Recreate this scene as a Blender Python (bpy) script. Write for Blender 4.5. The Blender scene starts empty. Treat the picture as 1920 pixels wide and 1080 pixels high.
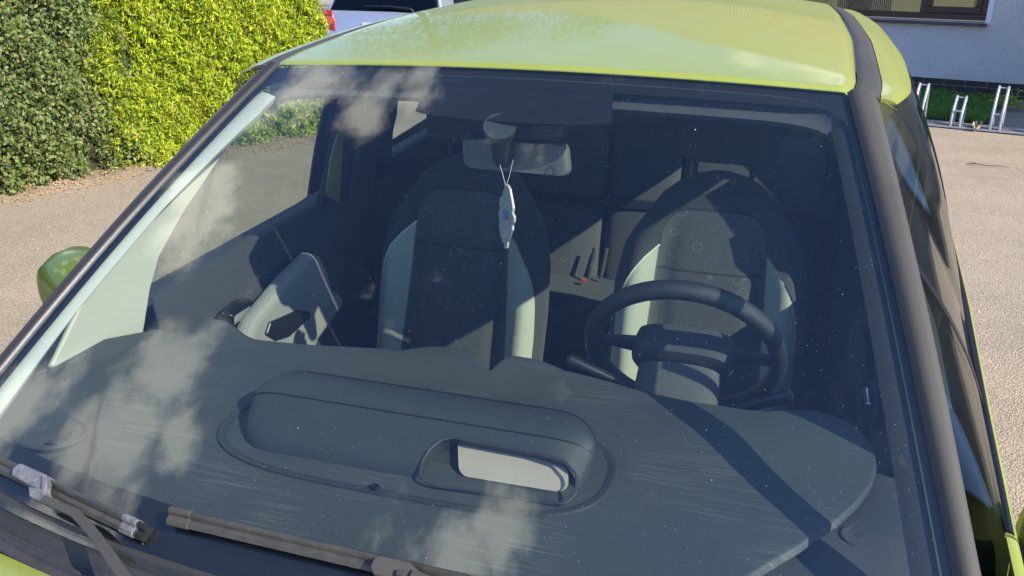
import bpy, bmesh, math, random
import numpy as np
from mathutils import Vector, Matrix
R = math.radians
random.seed(7); rng = np.random.default_rng(7)
scene = bpy.context.scene
COL = scene.collection

# ------------------------------------------------------------------ camera
CAM = Vector((.4657, -1.6881, 1.6676)); FPX = 1653.9
def cam_axes(yaw=.2951, pitch=.3598, roll=.0098):
    cy, sy, cp, sp = math.cos(yaw), math.sin(yaw), math.cos(pitch), math.sin(pitch)
    f = Vector((-sy*cp, cy*cp, -sp)); r = Vector((cy, sy, 0)); u = r.cross(f)
    c, s = math.cos(roll), math.sin(roll)
    return c*r + s*u, -s*r + c*u, f
CR, CU, CF = cam_axes()
cd = bpy.data.cameras.new('camera'); cam = bpy.data.objects.new('camera', cd); COL.objects.link(cam)
cd.sensor_width = 36; cd.lens = FPX/1920*36; cd.clip_start = .02; cd.clip_end = 500
cam.matrix_world = Matrix(((CR.x, CU.x, -CF.x, CAM.x), (CR.y, CU.y, -CF.y, CAM.y), (CR.z, CU.z, -CF.z, CAM.z), (0, 0, 0, 1)))
scene.camera = cam
cd.dof.use_dof = False
# survey helper: photo pixel -> point on a real plane of the place
def ray(x, y): return CF + CR*((x-960)/FPX) - CU*((y-540)/FPX)
def onpl(x, y, n, d):
    v = ray(x, y); n = Vector(n); return CAM + v*((d - n.dot(CAM))/n.dot(v))
def onX(x, y, c): return onpl(x, y, (1, 0, 0), c)
def onY(x, y, c): return onpl(x, y, (0, 1, 0), c)
def onZ(x, y, c): return onpl(x, y, (0, 0, 1), c)

# ------------------------------------------------------------------ light
SUN = Vector((1.3, -.50, 1.0)).normalized()          # towards the sun
sd = bpy.data.lights.new('sun', 'SUN'); sd.energy = 4.0; sd.angle = R(.5); sd.color = (1, .93, .82)
so = bpy.data.objects.new('sun', sd); COL.objects.link(so)
so.rotation_euler = SUN.to_track_quat('Z', 'Y').to_euler(); so.location = (6, -3, 8)
w = bpy.data.worlds.new('World'); scene.world = w; w.use_nodes = True
nt = w.node_tree; nt.nodes.clear()
def N(nt, t, **k):
    n = nt.nodes.new(t)
    for a, b in k.items():
        if a.startswith('_'): n.inputs[int(a[1:])].default_value = b
        else: setattr(n, a, b)
    return n
def MA(nt, op, a, b=None, c=None):
    n = nt.nodes.new('ShaderNodeMath'); n.operation = op
    for i, v in enumerate((a, b, c)):
        if v is None: continue
        if isinstance(v, (int, float)): n.inputs[i].default_value = v
        else: nt.links.new(v, n.inputs[i])
    return n.outputs[0]
def VM(nt, op, a, b=None):
    n = nt.nodes.new('ShaderNodeVectorMath'); n.operation = op
    for i, v in enumerate((a, b)):
        if v is None: continue
        if isinstance(v, (tuple, list, Vector)): n.inputs[i].default_value = tuple(v)
        else: nt.links.new(v, n.inputs[i])
    return n.outputs['Value'] if op in ('DOT_PRODUCT', 'LENGTH', 'DISTANCE') else n.outputs[0]
def SM(nt, x, a, b):
    n = nt.nodes.new('ShaderNodeMapRange'); n.interpolation_type = 'SMOOTHSTEP'
    nt.links.new(x, n.inputs[0]); n.inputs[1].default_value = a; n.inputs[2].default_value = b
    return n.outputs[0]
sky = N(nt, 'ShaderNodeTexSky', sky_type='NISHITA', sun_disc=False)
sky.sun_elevation = math.asin(SUN.z); sky.sun_rotation = math.atan2(SUN.x, SUN.y)
sky.air_density = 1.0; sky.dust_density = .2; sky.ozone_density = 4.0
tc = N(nt, 'ShaderNodeTexCoord')
dirn = VM(nt, 'NORMALIZE', tc.outputs['Generated'])
no = N(nt, 'ShaderNodeTexNoise', _2=8.0, _3=10.0, _4=.62); nt.links.new(dirn, no.inputs[0])
no2 = N(nt, 'ShaderNodeTexNoise', _2=2.3, _3=6.0, _4=.55); nt.links.new(dirn, no2.inputs[0])
# cumulus banks: direction, angular radius
banks = [((-.750, -.12, .66), .105), ((-.715, -.03, .70), .075), ((-.86, -.02, .51), .085), ((-.68, -.14, .72), .05),
         ((-.15, -.28, .948), .065), ((-.20, -.33, .92), .08), ((-.52, .37, .77), .066), ((-.44, .40, .80), .045), ((-.62, .44, .65), .075),
         ((-.73, .22, .65), .085), ((.1, .95, .28), .10), ((-.75, .6, .3), .14)]
acc = None
for d, rad in banks:
    d = Vector(d).normalized()
    ds = VM(nt, 'DISTANCE', dirn, d)
    m = MA(nt, 'SUBTRACT', 1.0, MA(nt, 'DIVIDE', ds, rad*1.55))
    m = MA(nt, 'MAXIMUM', m, 0.0)
    acc = m if acc is None else MA(nt, 'MAXIMUM', acc, m)
f1 = MA(nt, 'ADD', MA(nt, 'MULTIPLY', acc, .62), MA(nt, 'MULTIPLY', MA(nt, 'SUBTRACT', no.outputs[0], .5), 1.5))
f1 = MA(nt, 'ADD', f1, MA(nt, 'MULTIPLY', MA(nt, 'SUBTRACT', no2.outputs[0], .5), .55))
cl = SM(nt, f1, .18, .56)
mix = N(nt, 'ShaderNodeMixRGB'); nt.links.new(cl, mix.inputs[0]); 
sk = N(nt, 'ShaderNodeMixRGB', blend_type='MULTIPLY'); sk.inputs[0].default_value = 1; nt.links.new(sky.outputs[0], sk.inputs[1]); sk.inputs[2].default_value = (.90, .94, 1.16, 1); nt.links.new(sk.outputs[0], mix.inputs[1])
mix.inputs[2].default_value = (11.5, 11.2, 10.9, 1)
bg = N(nt, 'ShaderNodeBackground'); bg.inputs[1].default_value = .15
nt.links.new(mix.outputs[0], bg.inputs[0])
ow = N(nt, 'ShaderNodeOutputWorld'); nt.links.new(bg.outputs[0], ow.inputs[0])
vs = scene.view_settings; vs.view_transform = 'Standard'; vs.look = 'None'; vs.exposure = .82; vs.gamma = 1; vs.use_curve_mapping = False
scene.cycles.max_bounces = 10; scene.cycles.transparent_max_bounces = 16; scene.cycles.glossy_bounces = 4
scene.cycles.caustics_reflective = False; scene.cycles.caustics_refractive = False

# ------------------------------------------------------------------ materials
def mat(name): 
    m = bpy.data.materials.new(name); m.use_nodes = True; return m, m.node_tree, m.node_tree.nodes['Principled BSDF']
def simple(name, col, rough=.5, metal=0, bump=0, bscale=200, var=0, vscale=6, coat=0, spec=.5, var2=None):
    m, nt, b = mat(name)
    b.inputs['Base Color'].default_value = (*col, 1); b.inputs['Roughness'].default_value = rough
    b.inputs['Metallic'].default_value = metal; b.inputs['Coat Weight'].default_value = coat
    b.inputs['Specular IOR Level'].default_value = spec
    t = N(nt, 'ShaderNodeTexCoord')
    if var:
        n = N(nt, 'ShaderNodeTexNoise', _2=vscale, _3=6.0, _4=.6); nt.links.new(t.outputs['Object'], n.inputs[0])
        r = N(nt, 'ShaderNodeMapRange'); nt.links.new(n.outputs[0], r.inputs[0])
        r.inputs[1].default_value = .3; r.inputs[2].default_value = .7; r.inputs[3].default_value = 1-var; r.inputs[4].default_value = 1+var
        v = N(nt, 'ShaderNodeVectorMath', operation='SCALE'); v.inputs[0].default_value = col; nt.links.new(r.outputs[0], v.inputs['Scale'])
        nt.links.new(v.outputs[0], b.inputs['Base Color'])
        r2 = N(nt, 'ShaderNodeMapRange'); nt.links.new(n.outputs[0], r2.inputs[0]); r2.inputs[1].default_value = .3; r2.inputs[2].default_value = .7
        r2.inputs[3].default_value = max(0, rough-.08); r2.inputs[4].default_value = min(1, rough+.08); nt.links.new(r2.outputs[0], b.inputs['Roughness'])
    if bump:
        n = N(nt, 'ShaderNodeTexNoise', _2=bscale, _3=3.0); nt.links.new(t.outputs['Object'], n.inputs[0])
        bp = N(nt, 'ShaderNodeBump'); bp.inputs[0].default_value = bump; bp.inputs[1].default_value = .002
        nt.links.new(n.outputs[0], bp.inputs['Height']); nt.links.new(bp.outputs[0], b.inputs['Normal'])
    return m
# car paint with flake and coat
def paint_mat(name, col, metal=.45, dirt=.12):
    m, nt, b = mat(name)
    t = N(nt, 'ShaderNodeTexCoord')
    fl = N(nt, 'ShaderNodeTexNoise', _2=900.0, _3=2.0); nt.links.new(t.outputs['Object'], fl.inputs[0])
    bp = N(nt, 'ShaderNodeBump'); bp.inputs[0].default_value = .10; bp.inputs[1].default_value = .0004
    nt.links.new(fl.outputs[0], bp.inputs['Height']); nt.links.new(bp.outputs[0], b.inputs['Normal'])
    n = N(nt, 'ShaderNodeTexNoise', _2=9.0, _3=8.0, _4=.7); nt.links.new(t.outputs['Object'], n.inputs[0])
    n3 = N(nt, 'ShaderNodeTexNoise', _2=160.0, _3=3.0, _4=.6); nt.links.new(t.outputs['Object'], n3.inputs[0])
    d = MA(nt, 'MULTIPLY', SM(nt, n.outputs[0], .42, .75), dirt)
    spk = MA(nt, 'MULTIPLY', SM(nt, n3.outputs[0], .70, .78), .35)
    mx = N(nt, 'ShaderNodeMixRGB'); nt.links.new(MA(nt, 'ADD', d, spk), mx.inputs[0]); mx.inputs[1].default_value = (*col, 1); mx.inputs[2].default_value = (.45, .45, .33, 1)
    nt.links.new(mx.outputs[0], b.inputs['Base Color'])
    b.inputs['Metallic'].default_value = metal; b.inputs['Roughness'].default_value = .38
    b.inputs['Specular IOR Level'].default_value = .25; b.inputs['Coat Weight'].default_value = .32; b.inputs['Coat IOR'].default_value = 1.45
    nt.links.new(MA(nt, 'MULTIPLY_ADD', n.outputs[0], .05, .015), b.inputs['Coat Roughness'])
    return m
def glass_mat(name, tint, f0=.04, dust=.0, specks=False, power=5.0, edge_tint=None):
    m, nt, b = mat(name); nt.nodes.remove(b); out = nt.nodes['Material Output']
    g = N(nt, 'ShaderNodeNewGeometry')
    c = MA(nt, 'ABSOLUTE', VM(nt, 'DOT_PRODUCT', g.outputs['Normal'], g.outputs['Incoming']))
    p = MA(nt, 'POWER', MA(nt, 'SUBTRACT', 1.0, c), power)
    F = MA(nt, 'MULTIPLY_ADD', p, 1-f0, f0)
    tr = N(nt, 'ShaderNodeBsdfTransparent'); tr.inputs[0].default_value = (*tint, 1)
    gl = N(nt, 'ShaderNodeBsdfGlossy'); gl.inputs['Roughness'].default_value = .0
    mx = N(nt, 'ShaderNodeMixShader'); nt.links.new(F, mx.inputs[0]); nt.links.new(tr.outputs[0], mx.inputs[1]); nt.links.new(gl.outputs[0], mx.inputs[2])
    last = mx.outputs[0]
    if dust or specks:
        t = N(nt, 'ShaderNodeTexCoord')
        df = N(nt, 'ShaderNodeBsdfDiffuse'); df.inputs[0].default_value = (.62, .60, .56, 1)
        n = N(nt, 'ShaderNodeTexNoise', _2=7.0, _3=8.0, _4=.6); nt.links.new(t.outputs['Object'], n.inputs[0])
        fac = MA(nt, 'MULTIPLY', SM(nt, n.outputs[0], .25, .8), dust)
        if specks:
            for sc, rad, keep, amt in ((26.0, .026, .72, .34), (60.0, .05, .80, .26), (9.0, .011, .5, .75), (130.0, .09, .84, .20)):
                v = N(nt, 'ShaderNodeTexVoronoi', _2=sc); nt.links.new(t.outputs['Object'], v.inputs[0])
                s = N(nt, 'ShaderNodeSeparateColor'); nt.links.new(v.outputs['Color'], s.inputs[0])
                a = MA(nt, 'MULTIPLY', MA(nt, 'LESS_THAN', v.outputs['Distance'], rad), MA(nt, 'GREATER_THAN', s.outputs[0], keep))
                fac = MA(nt, 'MAXIMUM', fac, MA(nt, 'MULTIPLY', a, amt))
        m2 = N(nt, 'ShaderNodeMixShader'); nt.links.new(fac, m2.inputs[0]); nt.links.new(last, m2.inputs[1]); nt.links.new(df.outputs[0], m2.inputs[2]); last = m2.outputs[0]
    nt.links.new(last, out.inputs[0]); return m
M = {}
M['paint'] = paint_mat('green_paint', (.335, .375, .06), .2)
M['silver'] = paint_mat('silver_paint', (.50, .53, .60), .7, .05)
M['rubberdark'] = simple('trim_rubber_dark', (.026, .023, .022), .38, bump=.15, bscale=500)  # darker copy of the trim rubber, for the left pillar trim only
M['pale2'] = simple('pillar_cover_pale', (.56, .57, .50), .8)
M['rubber'] = simple('trim_rubber', (.062, .056, .044), .66, bump=.15, bscale=500, var=.12, vscale=5)
M['black'] = simple('black_plastic', (.012, .012, .014), .35)
M['cowl'] = simple('cowl_plastic', (.045, .042, .042), .55, bump=.5, bscale=250, var=.3, vscale=10)
M['wiper'] = simple('wiper_metal', (.066, .062, .055), .40, metal=.2, bump=.2, bscale=300, var=.30, vscale=45)
M['wiperblack'] = simple('wiper_rubber', (.012, .012, .012), .5)
M['worn'] = simple('worn_bracket', (.17, .165, .16), .5, metal=.1, bump=.5, bscale=300, var=.45, vscale=110)
M['dash'] = simple('dash_plastic', (.052, .060, .060), .47, bump=.9, bscale=900, var=.12, vscale=5)
M['pod'] = simple('pod_plastic', (.044, .052, .053), .36, bump=.5, bscale=900)
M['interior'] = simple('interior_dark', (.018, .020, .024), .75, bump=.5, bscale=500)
M['fabric'] = simple('seat_fabric_dark', (.050, .055, .056), .9, bump=1, bscale=700, var=.1, vscale=30)
M['fabric_mid'] = simple('seat_fabric_grey', (.085, .088, .088), .9, bump=1, bscale=600)
M['pale'] = simple('pale_trim', (.80, .79, .66), .8, bump=.5, bscale=500)
M['paleblue'] = simple('header_trim', (.055, .06, .063), .85, bump=.5, bscale=500)
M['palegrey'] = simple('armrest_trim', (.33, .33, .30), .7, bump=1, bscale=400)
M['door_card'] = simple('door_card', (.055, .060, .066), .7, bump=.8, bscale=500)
M['mirror_shell'] = simple('mirror_shell', (.135, .14, .135), .45, bump=.4, bscale=500)
M['recess'] = simple('recess_plastic', (.27, .27, .24), .5, bump=.4, bscale=700)
M['dark_reflect_paint'] = paint_mat('dark_reflect_paint', (.14, .20, .022), .35, .03); M['dark_reflect_paint'].node_tree.nodes['Principled BSDF'].inputs['Coat IOR'].default_value = 1.9  # body green darkened to stand for the hedge reflected in the housing
M['chrome'] = simple('chrome', (.8, .8, .8), .12, metal=1)
M['screen'] = simple('frosted_panel', (.44, .38, .31), .45)
M['wheelrim'] = simple('wheel_leather', (.030, .033, .036), .38, bump=.7, bscale=700)
M['red'] = simple('red_button', (.65, .06, .05), .4)
M['mirror'] = simple('mirror_glass', (.85, .88, .9), .02, metal=1)
M['card'] = simple('card', (.50, .49, .47), .5)
M['cardedge'] = simple('card_rim', (.78, .74, .66), .6)
M['ink'] = simple('blue_ink', (.12, .30, .85), .5); M['inkred'] = simple('red_ink', (.8, .12, .07), .5); M['inkpale'] = simple('foil_white', (.9, .9, .75), .3)
M['cord'] = simple('cord', (.75, .76, .78), .6)
M['tyre'] = simple('tyre_rubber', (.02, .02, .02), .8, bump=.6, bscale=80); M['alloy'] = simple('alloy', (.55, .56, .58), .3, metal=.9)
M['lamp'] = simple('lamp_red', (.55, .012, .015), .15, coat=1); M['lampo'] = simple('lamp_orange', (.72, .10, .02), .2, coat=1)
M['white_lens'] = simple('clear_lens', (.7, .72, .75), .08, coat=1)
M['windshield'] = glass_mat('windshield_glass', (.885, .915, .885), .048, dust=.0015, specks=True)
M['sideglass'] = glass_mat('side_glass', (.88, .93, .90), .035, dust=.003)
M['darkglass'] = glass_mat('privacy_glass', (.16, .18, .18), .05)
M['galv'] = simple('galvanised_steel', (.44, .46, .48), .42, metal=.45, bump=.4, bscale=60, var=.15, vscale=20)
M['render'] = None

def uv_fabric(kind):
    # seat cloth: dark body, pale or mid side panels, ring-patterned insert; masks come from the seat's own cloth layout (UV)
    m, nt, b = mat('seat_cloth_'+kind)
    t = N(nt, 'ShaderNodeTexCoord'); sp = N(nt, 'ShaderNodeSeparateXYZ'); nt.links.new(t.outputs['UV'], sp.inputs[0])
    s = MA(nt, 'ABSOLUTE', sp.outputs[0]); z = sp.outputs[1]
    half = MA(nt, 'SUBTRACT', .62, MA(nt, 'MULTIPLY', z, .14))
    top = MA(nt, 'SUBTRACT', .865, MA(nt, 'MULTIPLY', MA(nt, 'POWER', MA(nt, 'MULTIPLY', s, 1.85), 6.0), .12))
    ins = MA(nt, 'MULTIPLY', MA(nt, 'LESS_THAN', s, half), MA(nt, 'LESS_THAN', z, top))
    insw = MA(nt, 'MULTIPLY', MA(nt, 'LESS_THAN', s, MA(nt, 'ADD', half, .015)), MA(nt, 'LESS_THAN', z, MA(nt, 'ADD', top, .008)))
    edge = MA(nt, 'SUBTRACT', .905, MA(nt, 'MULTIPLY', MA(nt, 'POWER', MA(nt, 'MULTIPLY', z, 1.351), 7.0), .42))
    side = MA(nt, 'MULTIPLY', MA(nt, 'LESS_THAN', s, edge), MA(nt, 'GREATER_THAN', s, half))
    side = MA(nt, 'MULTIPLY', side, MA(nt, 'LESS_THAN', z, .745))
    seam = MA(nt, 'SUBTRACT', insw, ins)
    seam = MA(nt, 'MAXIMUM', seam, MA(nt, 'MULTIPLY', ins, MA(nt, 'LESS_THAN', MA(nt, 'ABSOLUTE', MA(nt, 'SUBTRACT', z, .64)), .004)))
    # ring pattern
    sc = N(nt, 'ShaderNodeVectorMath', operation='MULTIPLY'); nt.links.new(t.outputs['UV'], sc.inputs[0]); sc.inputs[1].default_value = (4.6, 13.0, 1)
    dn = N(nt, 'ShaderNodeTexNoise', _2=2.2); nt.links.new(sc.outputs[0], dn.inputs[0])
    dv = VM(nt, 'SUBTRACT', dn.outputs['Color'], (.5, .5, .5)); ds = N(nt, 'ShaderNodeVectorMath', operation='SCALE'); nt.links.new(dv, ds.inputs[0]); ds.inputs['Scale'].default_value = .55
    vv = N(nt, 'ShaderNodeTexVoronoi', _2=1.0); vv.inputs['Randomness'].default_value = .55
    nt.links.new(sc.outputs[0], vv.inputs[0])
    ring = MA(nt, 'LESS_THAN', MA(nt, 'ABSOLUTE', MA(nt, 'SUBTRACT', vv.outputs['Distance'], .25)), .028)
    ring2 = MA(nt, 'LESS_THAN', MA(nt, 'ABSOLUTE', MA(nt, 'SUBTRACT', MA(nt, 'FRACT', MA(nt, 'MULTIPLY', dn.outputs[0], 5.0)), .5)), .03)
    ring = MA(nt, 'MAXIMUM', ring, MA(nt, 'MULTIPLY', ring2, .6))
    def mixc(f, a, c):
        x = N(nt, 'ShaderNodeMixRGB'); nt.links.new(f, x.inputs[0])
        if isinstance(a, tuple): x.inputs[1].default_value = (*a, 1)
        else: nt.links.new(a, x.inputs[1])
        x.inputs[2].default_value = (*c, 1) if isinstance(c, tuple) else (0, 0, 0, 1)
        if not isinstance(c, tuple): nt.links.new(c, x.inputs[2])
        return x.outputs[0]
    insc = mixc(MA(nt, 'MULTIPLY', ring, .6), (.085, .088, .086), (.18, .18, .175))
    c = mixc(side, (.050, .055, .054), (.50, .51, .41))
    c = mixc(ins, c, insc)
    c = mixc(MA(nt, 'MULTIPLY', seam, .8), c, (.02, .02, .02))
    if kind == 'rear':
        c = mixc(ins, (.105, .105, .10), insc)
    nt.links.new(c, b.inputs['Base Color']); b.inputs['Roughness'].default_value = .92; b.inputs['Sheen Weight'].default_value = .2
    n = N(nt, 'ShaderNodeTexNoise', _2=650.0, _3=2.0); nt.links.new(t.outputs['Object'], n.inputs[0])
    bp = N(nt, 'ShaderNodeBump'); bp.inputs[0].default_value = .8; bp.inputs[1].default_value = .002
    nt.links.new(n.outputs[0], bp.inputs['Height']); nt.links.new(bp.outputs[0], b.inputs['Normal'])
    return m
M['cloth'] = uv_fabric('front'); M['clothr'] = uv_fabric('rear')

def dash_mat():
    # hard plastic with fine brushed wipe marks and scuffs
    m, nt, b = mat('dash_top_plastic')
    t = N(nt, 'ShaderNodeTexCoord')
    mp = N(nt, 'ShaderNodeMapping'); nt.links.new(t.outputs['Object'], mp.inputs[0]); mp.inputs['Scale'].default_value = (6, 260, 30); mp.inputs['Rotation'].default_value = (0, 0, R(28))
    n = N(nt, 'ShaderNodeTexNoise', _2=1.0, _3=4.0, _4=.7); nt.links.new(mp.outputs[0], n.inputs[0])
    n2 = N(nt, 'ShaderNodeTexNoise', _2=5.0, _3=4.0); nt.links.new(t.outputs['Object'], n2.inputs[0])
    k = MA(nt, 'MULTIPLY', SM(nt, n.outputs[0], .45, .72), SM(nt, n2.outputs[0], .42, .68))
    mx = N(nt, 'ShaderNodeMixRGB'); nt.links.new(MA(nt, 'MULTIPLY', k, .55), mx.inputs[0]); mx.inputs[1].default_value = (.056, .065, .065, 1); mx.inputs[2].default_value = (.20, .205, .20, 1)
    nt.links.new(mx.outputs[0], b.inputs['Base Color'])
    nt.links.new(MA(nt, 'MULTIPLY_ADD', k, -.15, .50), b.inputs['Roughness'])
    n3 = N(nt, 'ShaderNodeTexNoise', _2=900.0); nt.links.new(t.outputs['Object'], n3.inputs[0])
    bp = N(nt, 'ShaderNodeBump'); bp.inputs[0].default_value = .6; bp.inputs[1].default_value = .001
    nt.links.new(n3.outputs[0], bp.inputs['Height']); nt.links.new(bp.outputs[0], b.inputs['Normal'])
    return m
M['dashtop'] = dash_mat()

# ------------------------------------------------------------------ mesh helpers
def link(name, verts, faces, m, parent=None, smooth=True, uvs=None, mats=None, fm=None):
    me = bpy.data.meshes.new(name); me.from_pydata([tuple(v) for v in verts], [], faces); me.update()
    for mm in (mats or [m]): me.materials.append(mm)
    if fm:
        for p, i in zip(me.polygons, fm): p.material_index = i
    if uvs is not None:
        ul = me.uv_layers.new(name='cloth')
        for lp in me.loops: ul.data[lp.index].uv = uvs[lp.vertex_index]
    if smooth: me.polygons.foreach_set('use_smooth', [True]*len(me.polygons))
    o = bpy.data.objects.new(name, me); COL.objects.link(o)
    if parent: o.parent = parent
    return o
def mods(o, bevel=0, seg=3, sub=0, angle=35):
    if bevel:
        b = o.modifiers.new('bevel', 'BEVEL'); b.width = bevel; b.segments = seg; b.limit_method = 'ANGLE'; b.angle_limit = R(angle)
    if sub:
        s = o.modifiers.new('sub', 'SUBSURF'); s.levels = sub; s.render_levels = sub
    return o
class MB:
    def __init__(s): s.v = []; s.f = []; s.mi = []; s.cur = 0
    def add(s, v, f):
        k = len(s.v); s.v += [Vector(p) for p in v]; s.f += [tuple(i+k for i in q) for q in f]; s.mi += [s.cur]*len(f)
    def box(s, c, d, rot=None):
        c = Vector(c); h = Vector(d)/2; r = rot or Matrix.Identity(3)
        v = [c + r @ Vector((h.x*a, h.y*b, h.z*e)) for a in (-1, 1) for b in (-1, 1) for e in (-1, 1)]
        s.add(v, [(0, 1, 3, 2), (4, 6, 7, 5), (0, 4, 5, 1), (2, 3, 7, 6), (0, 2, 6, 4), (1, 5, 7, 3)])
    def tube(s, pts, r, n=10, flat=1.0, up=None, cap=True):
        pts = [Vector(p) for p in pts]; k = len(s.v); rs = r if isinstance(r, (list, tuple)) else [r]*len(pts)
        U = Vector(up) if up else Vector((0, 0, 1))
        for i, p in enumerate(pts):
            d = (pts[min(i+1, len(pts)-1)] - pts[max(i-1, 0)]).normalized()
            a = d.cross(U)
            if a.length < 1e-3: a = d.cross(Vector((0, 1, .1)))
            a.normalize(); b = a.cross(d)
            for j in range(n):
                t = 2*math.pi*j/n; s.v.append(p + a*math.cos(t)*rs[i] + b*math.sin(t)*rs[i]*flat)
        for i in range(len(pts)-1):
            for j in range(n):
                s.f.append((k+i*n+j, k+i*n+(j+1) % n, k+(i+1)*n+(j+1) % n, k+(i+1)*n+j)); s.mi.append(s.cur)
        if cap:
            s.f.append(tuple(k+j for j in reversed(range(n)))); s.f.append(tuple(k+(len(pts)-1)*n+j for j in range(n))); s.mi += [s.cur]*2
    def prism(s, poly, vec):
        vec = Vector(vec); n = len(poly); p = [Vector(q) for q in poly]
        s.add(p + [q+vec for q in p], [tuple(reversed(range(n))), tuple(range(n, 2*n))] + [(i, (i+1) % n, (i+1) % n+n, i+n) for i in range(n)])
    def rings(s, rr, cap=True):
        n = len(rr[0]); v = [p for r in rr for p in r]
        f = [(i*n+j, i*n+(j+1) % n, (i+1)*n+(j+1) % n, (i+1)*n+j) for i in range(len(rr)-1) for j in range(n)]
        if cap: f += [tuple(reversed(range(n))), tuple((len(rr)-1)*n+j for j in range(n))]
        s.add(v, f)
    def sheet(s, fn, nu, nv, thick=0, flip=False):
        g = [[Vector(fn(i/nu, j/nv)) for i in range(nu+1)] for j in range(nv+1)]
        def nrm(j, i):
            a = g[j][min(i+1, nu)] - g[j][max(i-1, 0)]; b = g[min(j+1, nv)][i] - g[max(j-1, 0)][i]
            n = a.cross(b); n.normalize(); return -n if flip else n
        v = [g[j][i] for j in range(nv+1) for i in range(nu+1)]; w = nu+1
        f = [(j*w+i, j*w+i+1, (j+1)*w+i+1, (j+1)*w+i) for j in range(nv) for i in range(nu)]
        if thick:
            k = len(v); v += [g[j][i] - nrm(j, i)*thick for j in range(nv+1) for i in range(nu+1)]
            f += [tuple(k+q for q in reversed(c)) for c in f]
            b = [j*w for j in range(nv+1)]; 
            per = list(range(w)) + [j*w+nu for j in range(1, nv+1)] + [nv*w+i for i in range(nu-1, -1, -1)] + [j*w for j in range(nv-1, 0, -1)]
            for a, c in zip(per, per[1:]+per[:1]): f.append((c, a, a+k, c+k))
        s.add(v, f)
    def build(s, name, m, parent=None, smooth=True, **k):
        mats = m if isinstance(m, list) else [m]
        o = link(name, s.v, s.f, mats[0], parent, smooth, mats=mats, fm=s.mi if len(mats) > 1 else None, **k)
        bm = bmesh.new(); bm.from_mesh(o.data); bmesh.ops.recalc_face_normals(bm, faces=bm.faces)
        bm.to_mesh(o.data); bm.free()
        if smooth: 
            try: o.data.set_sharp_from_angle(angle=R(42))
            except Exception: pass
        return o
def thing(name, label, cat, loc=(0, 0, 0), group=None):
    o = bpy.data.objects.new(name, None); COL.objects.link(o); o.location = loc; o.empty_display_size = .1
    return tag(o, label, cat, group)
def tag(o, label, cat, group=None):
    o['label'] = label; o['category'] = cat
    if group: o['group'] = group
    return o
def struct(o): o['kind'] = 'structure'; return o
def origin(o, L):
    # move a top-level mesh's origin to L without moving its shape
    L = Vector(L)
    for v in o.data.vertices: v.co -= L
    o.location = L; return o
def lerp(a, b, t): return a+(b-a)*t
def interp(x, xs, ys): return float(np.interp(x, xs, ys))
def rounded_poly(poly, r=.01, n=4):
    out = []; P_ = [Vector(p) for p in poly]; k = len(P_)
    for i in range(k):
        a, b, c = P_[i-1], P_[i], P_[(i+1) % k]
        r1 = min(r, (a-b).length*.45, (c-b).length*.45); p = b+(a-b).normalized()*r1; q = b+(c-b).normalized()*r1
        for j in range(n+1):
            t = j/n; out.append((1-t)**2*p + 2*t*(1-t)*b + t*t*q)
    return out
# ================================================================== SETTING
def ground_mat(name, c1, c2, chips=.5, grain=160.0, bs=.9):
    m, nt, b = mat(name); t = N(nt, 'ShaderNodeTexCoord'); co = t.outputs['Object']
    g = N(nt, 'ShaderNodeTexNoise', _2=grain, _3=3.0, _4=.7); nt.links.new(co, g.inputs[0])
    l = N(nt, 'ShaderNodeTexNoise', _2=1.3, _3=5.0, _4=.6); nt.links.new(co, l.inputs[0])
    v = N(nt, 'ShaderNodeTexVoronoi', _2=grain*1.25); nt.links.new(co, v.inputs[0])
    mx = N(nt, 'ShaderNodeMixRGB'); mx.inputs[1].default_value = (*c1, 1); mx.inputs[2].default_value = (*c2, 1)
    vs_ = N(nt, 'ShaderNodeSeparateColor'); nt.links.new(v.outputs['Color'], vs_.inputs[0])
    nt.links.new(MA(nt, 'ADD', MA(nt, 'MULTIPLY_ADD', vs_.outputs[0], .55, MA(nt, 'MULTIPLY', SM(nt, g.outputs[0], .35, .65), .5)), MA(nt, 'MULTIPLY', MA(nt, 'SUBTRACT', l.outputs[0], .5), .8)), mx.inputs[0])
    vc = N(nt, 'ShaderNodeTexVoronoi', _2=17.0); nt.links.new(co, vc.inputs[0])
    mp = N(nt, 'ShaderNodeTexNoise', _2=40.0); nt.links.new(co, mp.inputs[0])
    s = N(nt, 'ShaderNodeSeparateColor'); nt.links.new(vc.outputs['Color'], s.inputs[0])
    ch = MA(nt, 'MULTIPLY', MA(nt, 'LESS_THAN', MA(nt, 'ADD', vc.outputs['Distance'], MA(nt, 'MULTIPLY', mp.outputs[0], .2)), .27), MA(nt, 'GREATER_THAN', s.outputs[0], .82))
    m2 = N(nt, 'ShaderNodeMixRGB'); nt.links.new(MA(nt, 'MULTIPLY', ch, chips), m2.inputs[0]); nt.links.new(mx.outputs[0], m2.inputs[1]); m2.inputs[2].default_value = (.70, .60, .46, 1)
    nt.links.new(m2.outputs[0], b.inputs['Base Color']); b.inputs['Roughness'].default_value = .92
    bp = N(nt, 'ShaderNodeBump'); bp.inputs[0].default_value = bs; bp.inputs[1].default_value = .006
    nt.links.new(MA(nt, 'ADD', g.outputs[0], v.outputs['Distance']), bp.inputs['Height']); nt.links.new(bp.outputs[0], b.inputs['Normal'])
    return m
M['ground'] = ground_mat('worn_asphalt', (.215, .17, .118), (.545, .43, .285), grain=110.0, bs=.7)
M['verge'] = ground_mat('dirt_litter', (.20, .13, .075), (.50, .37, .22), .9, 60.0, 1.0)
M['soil'] = ground_mat('soil', (.05, .045, .03), (.11, .09, .06), .1)
M['kerb'] = simple('kerb_concrete', (.17, .15, .13), .9, bump=1, bscale=90, var=.3, vscale=8)
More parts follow.
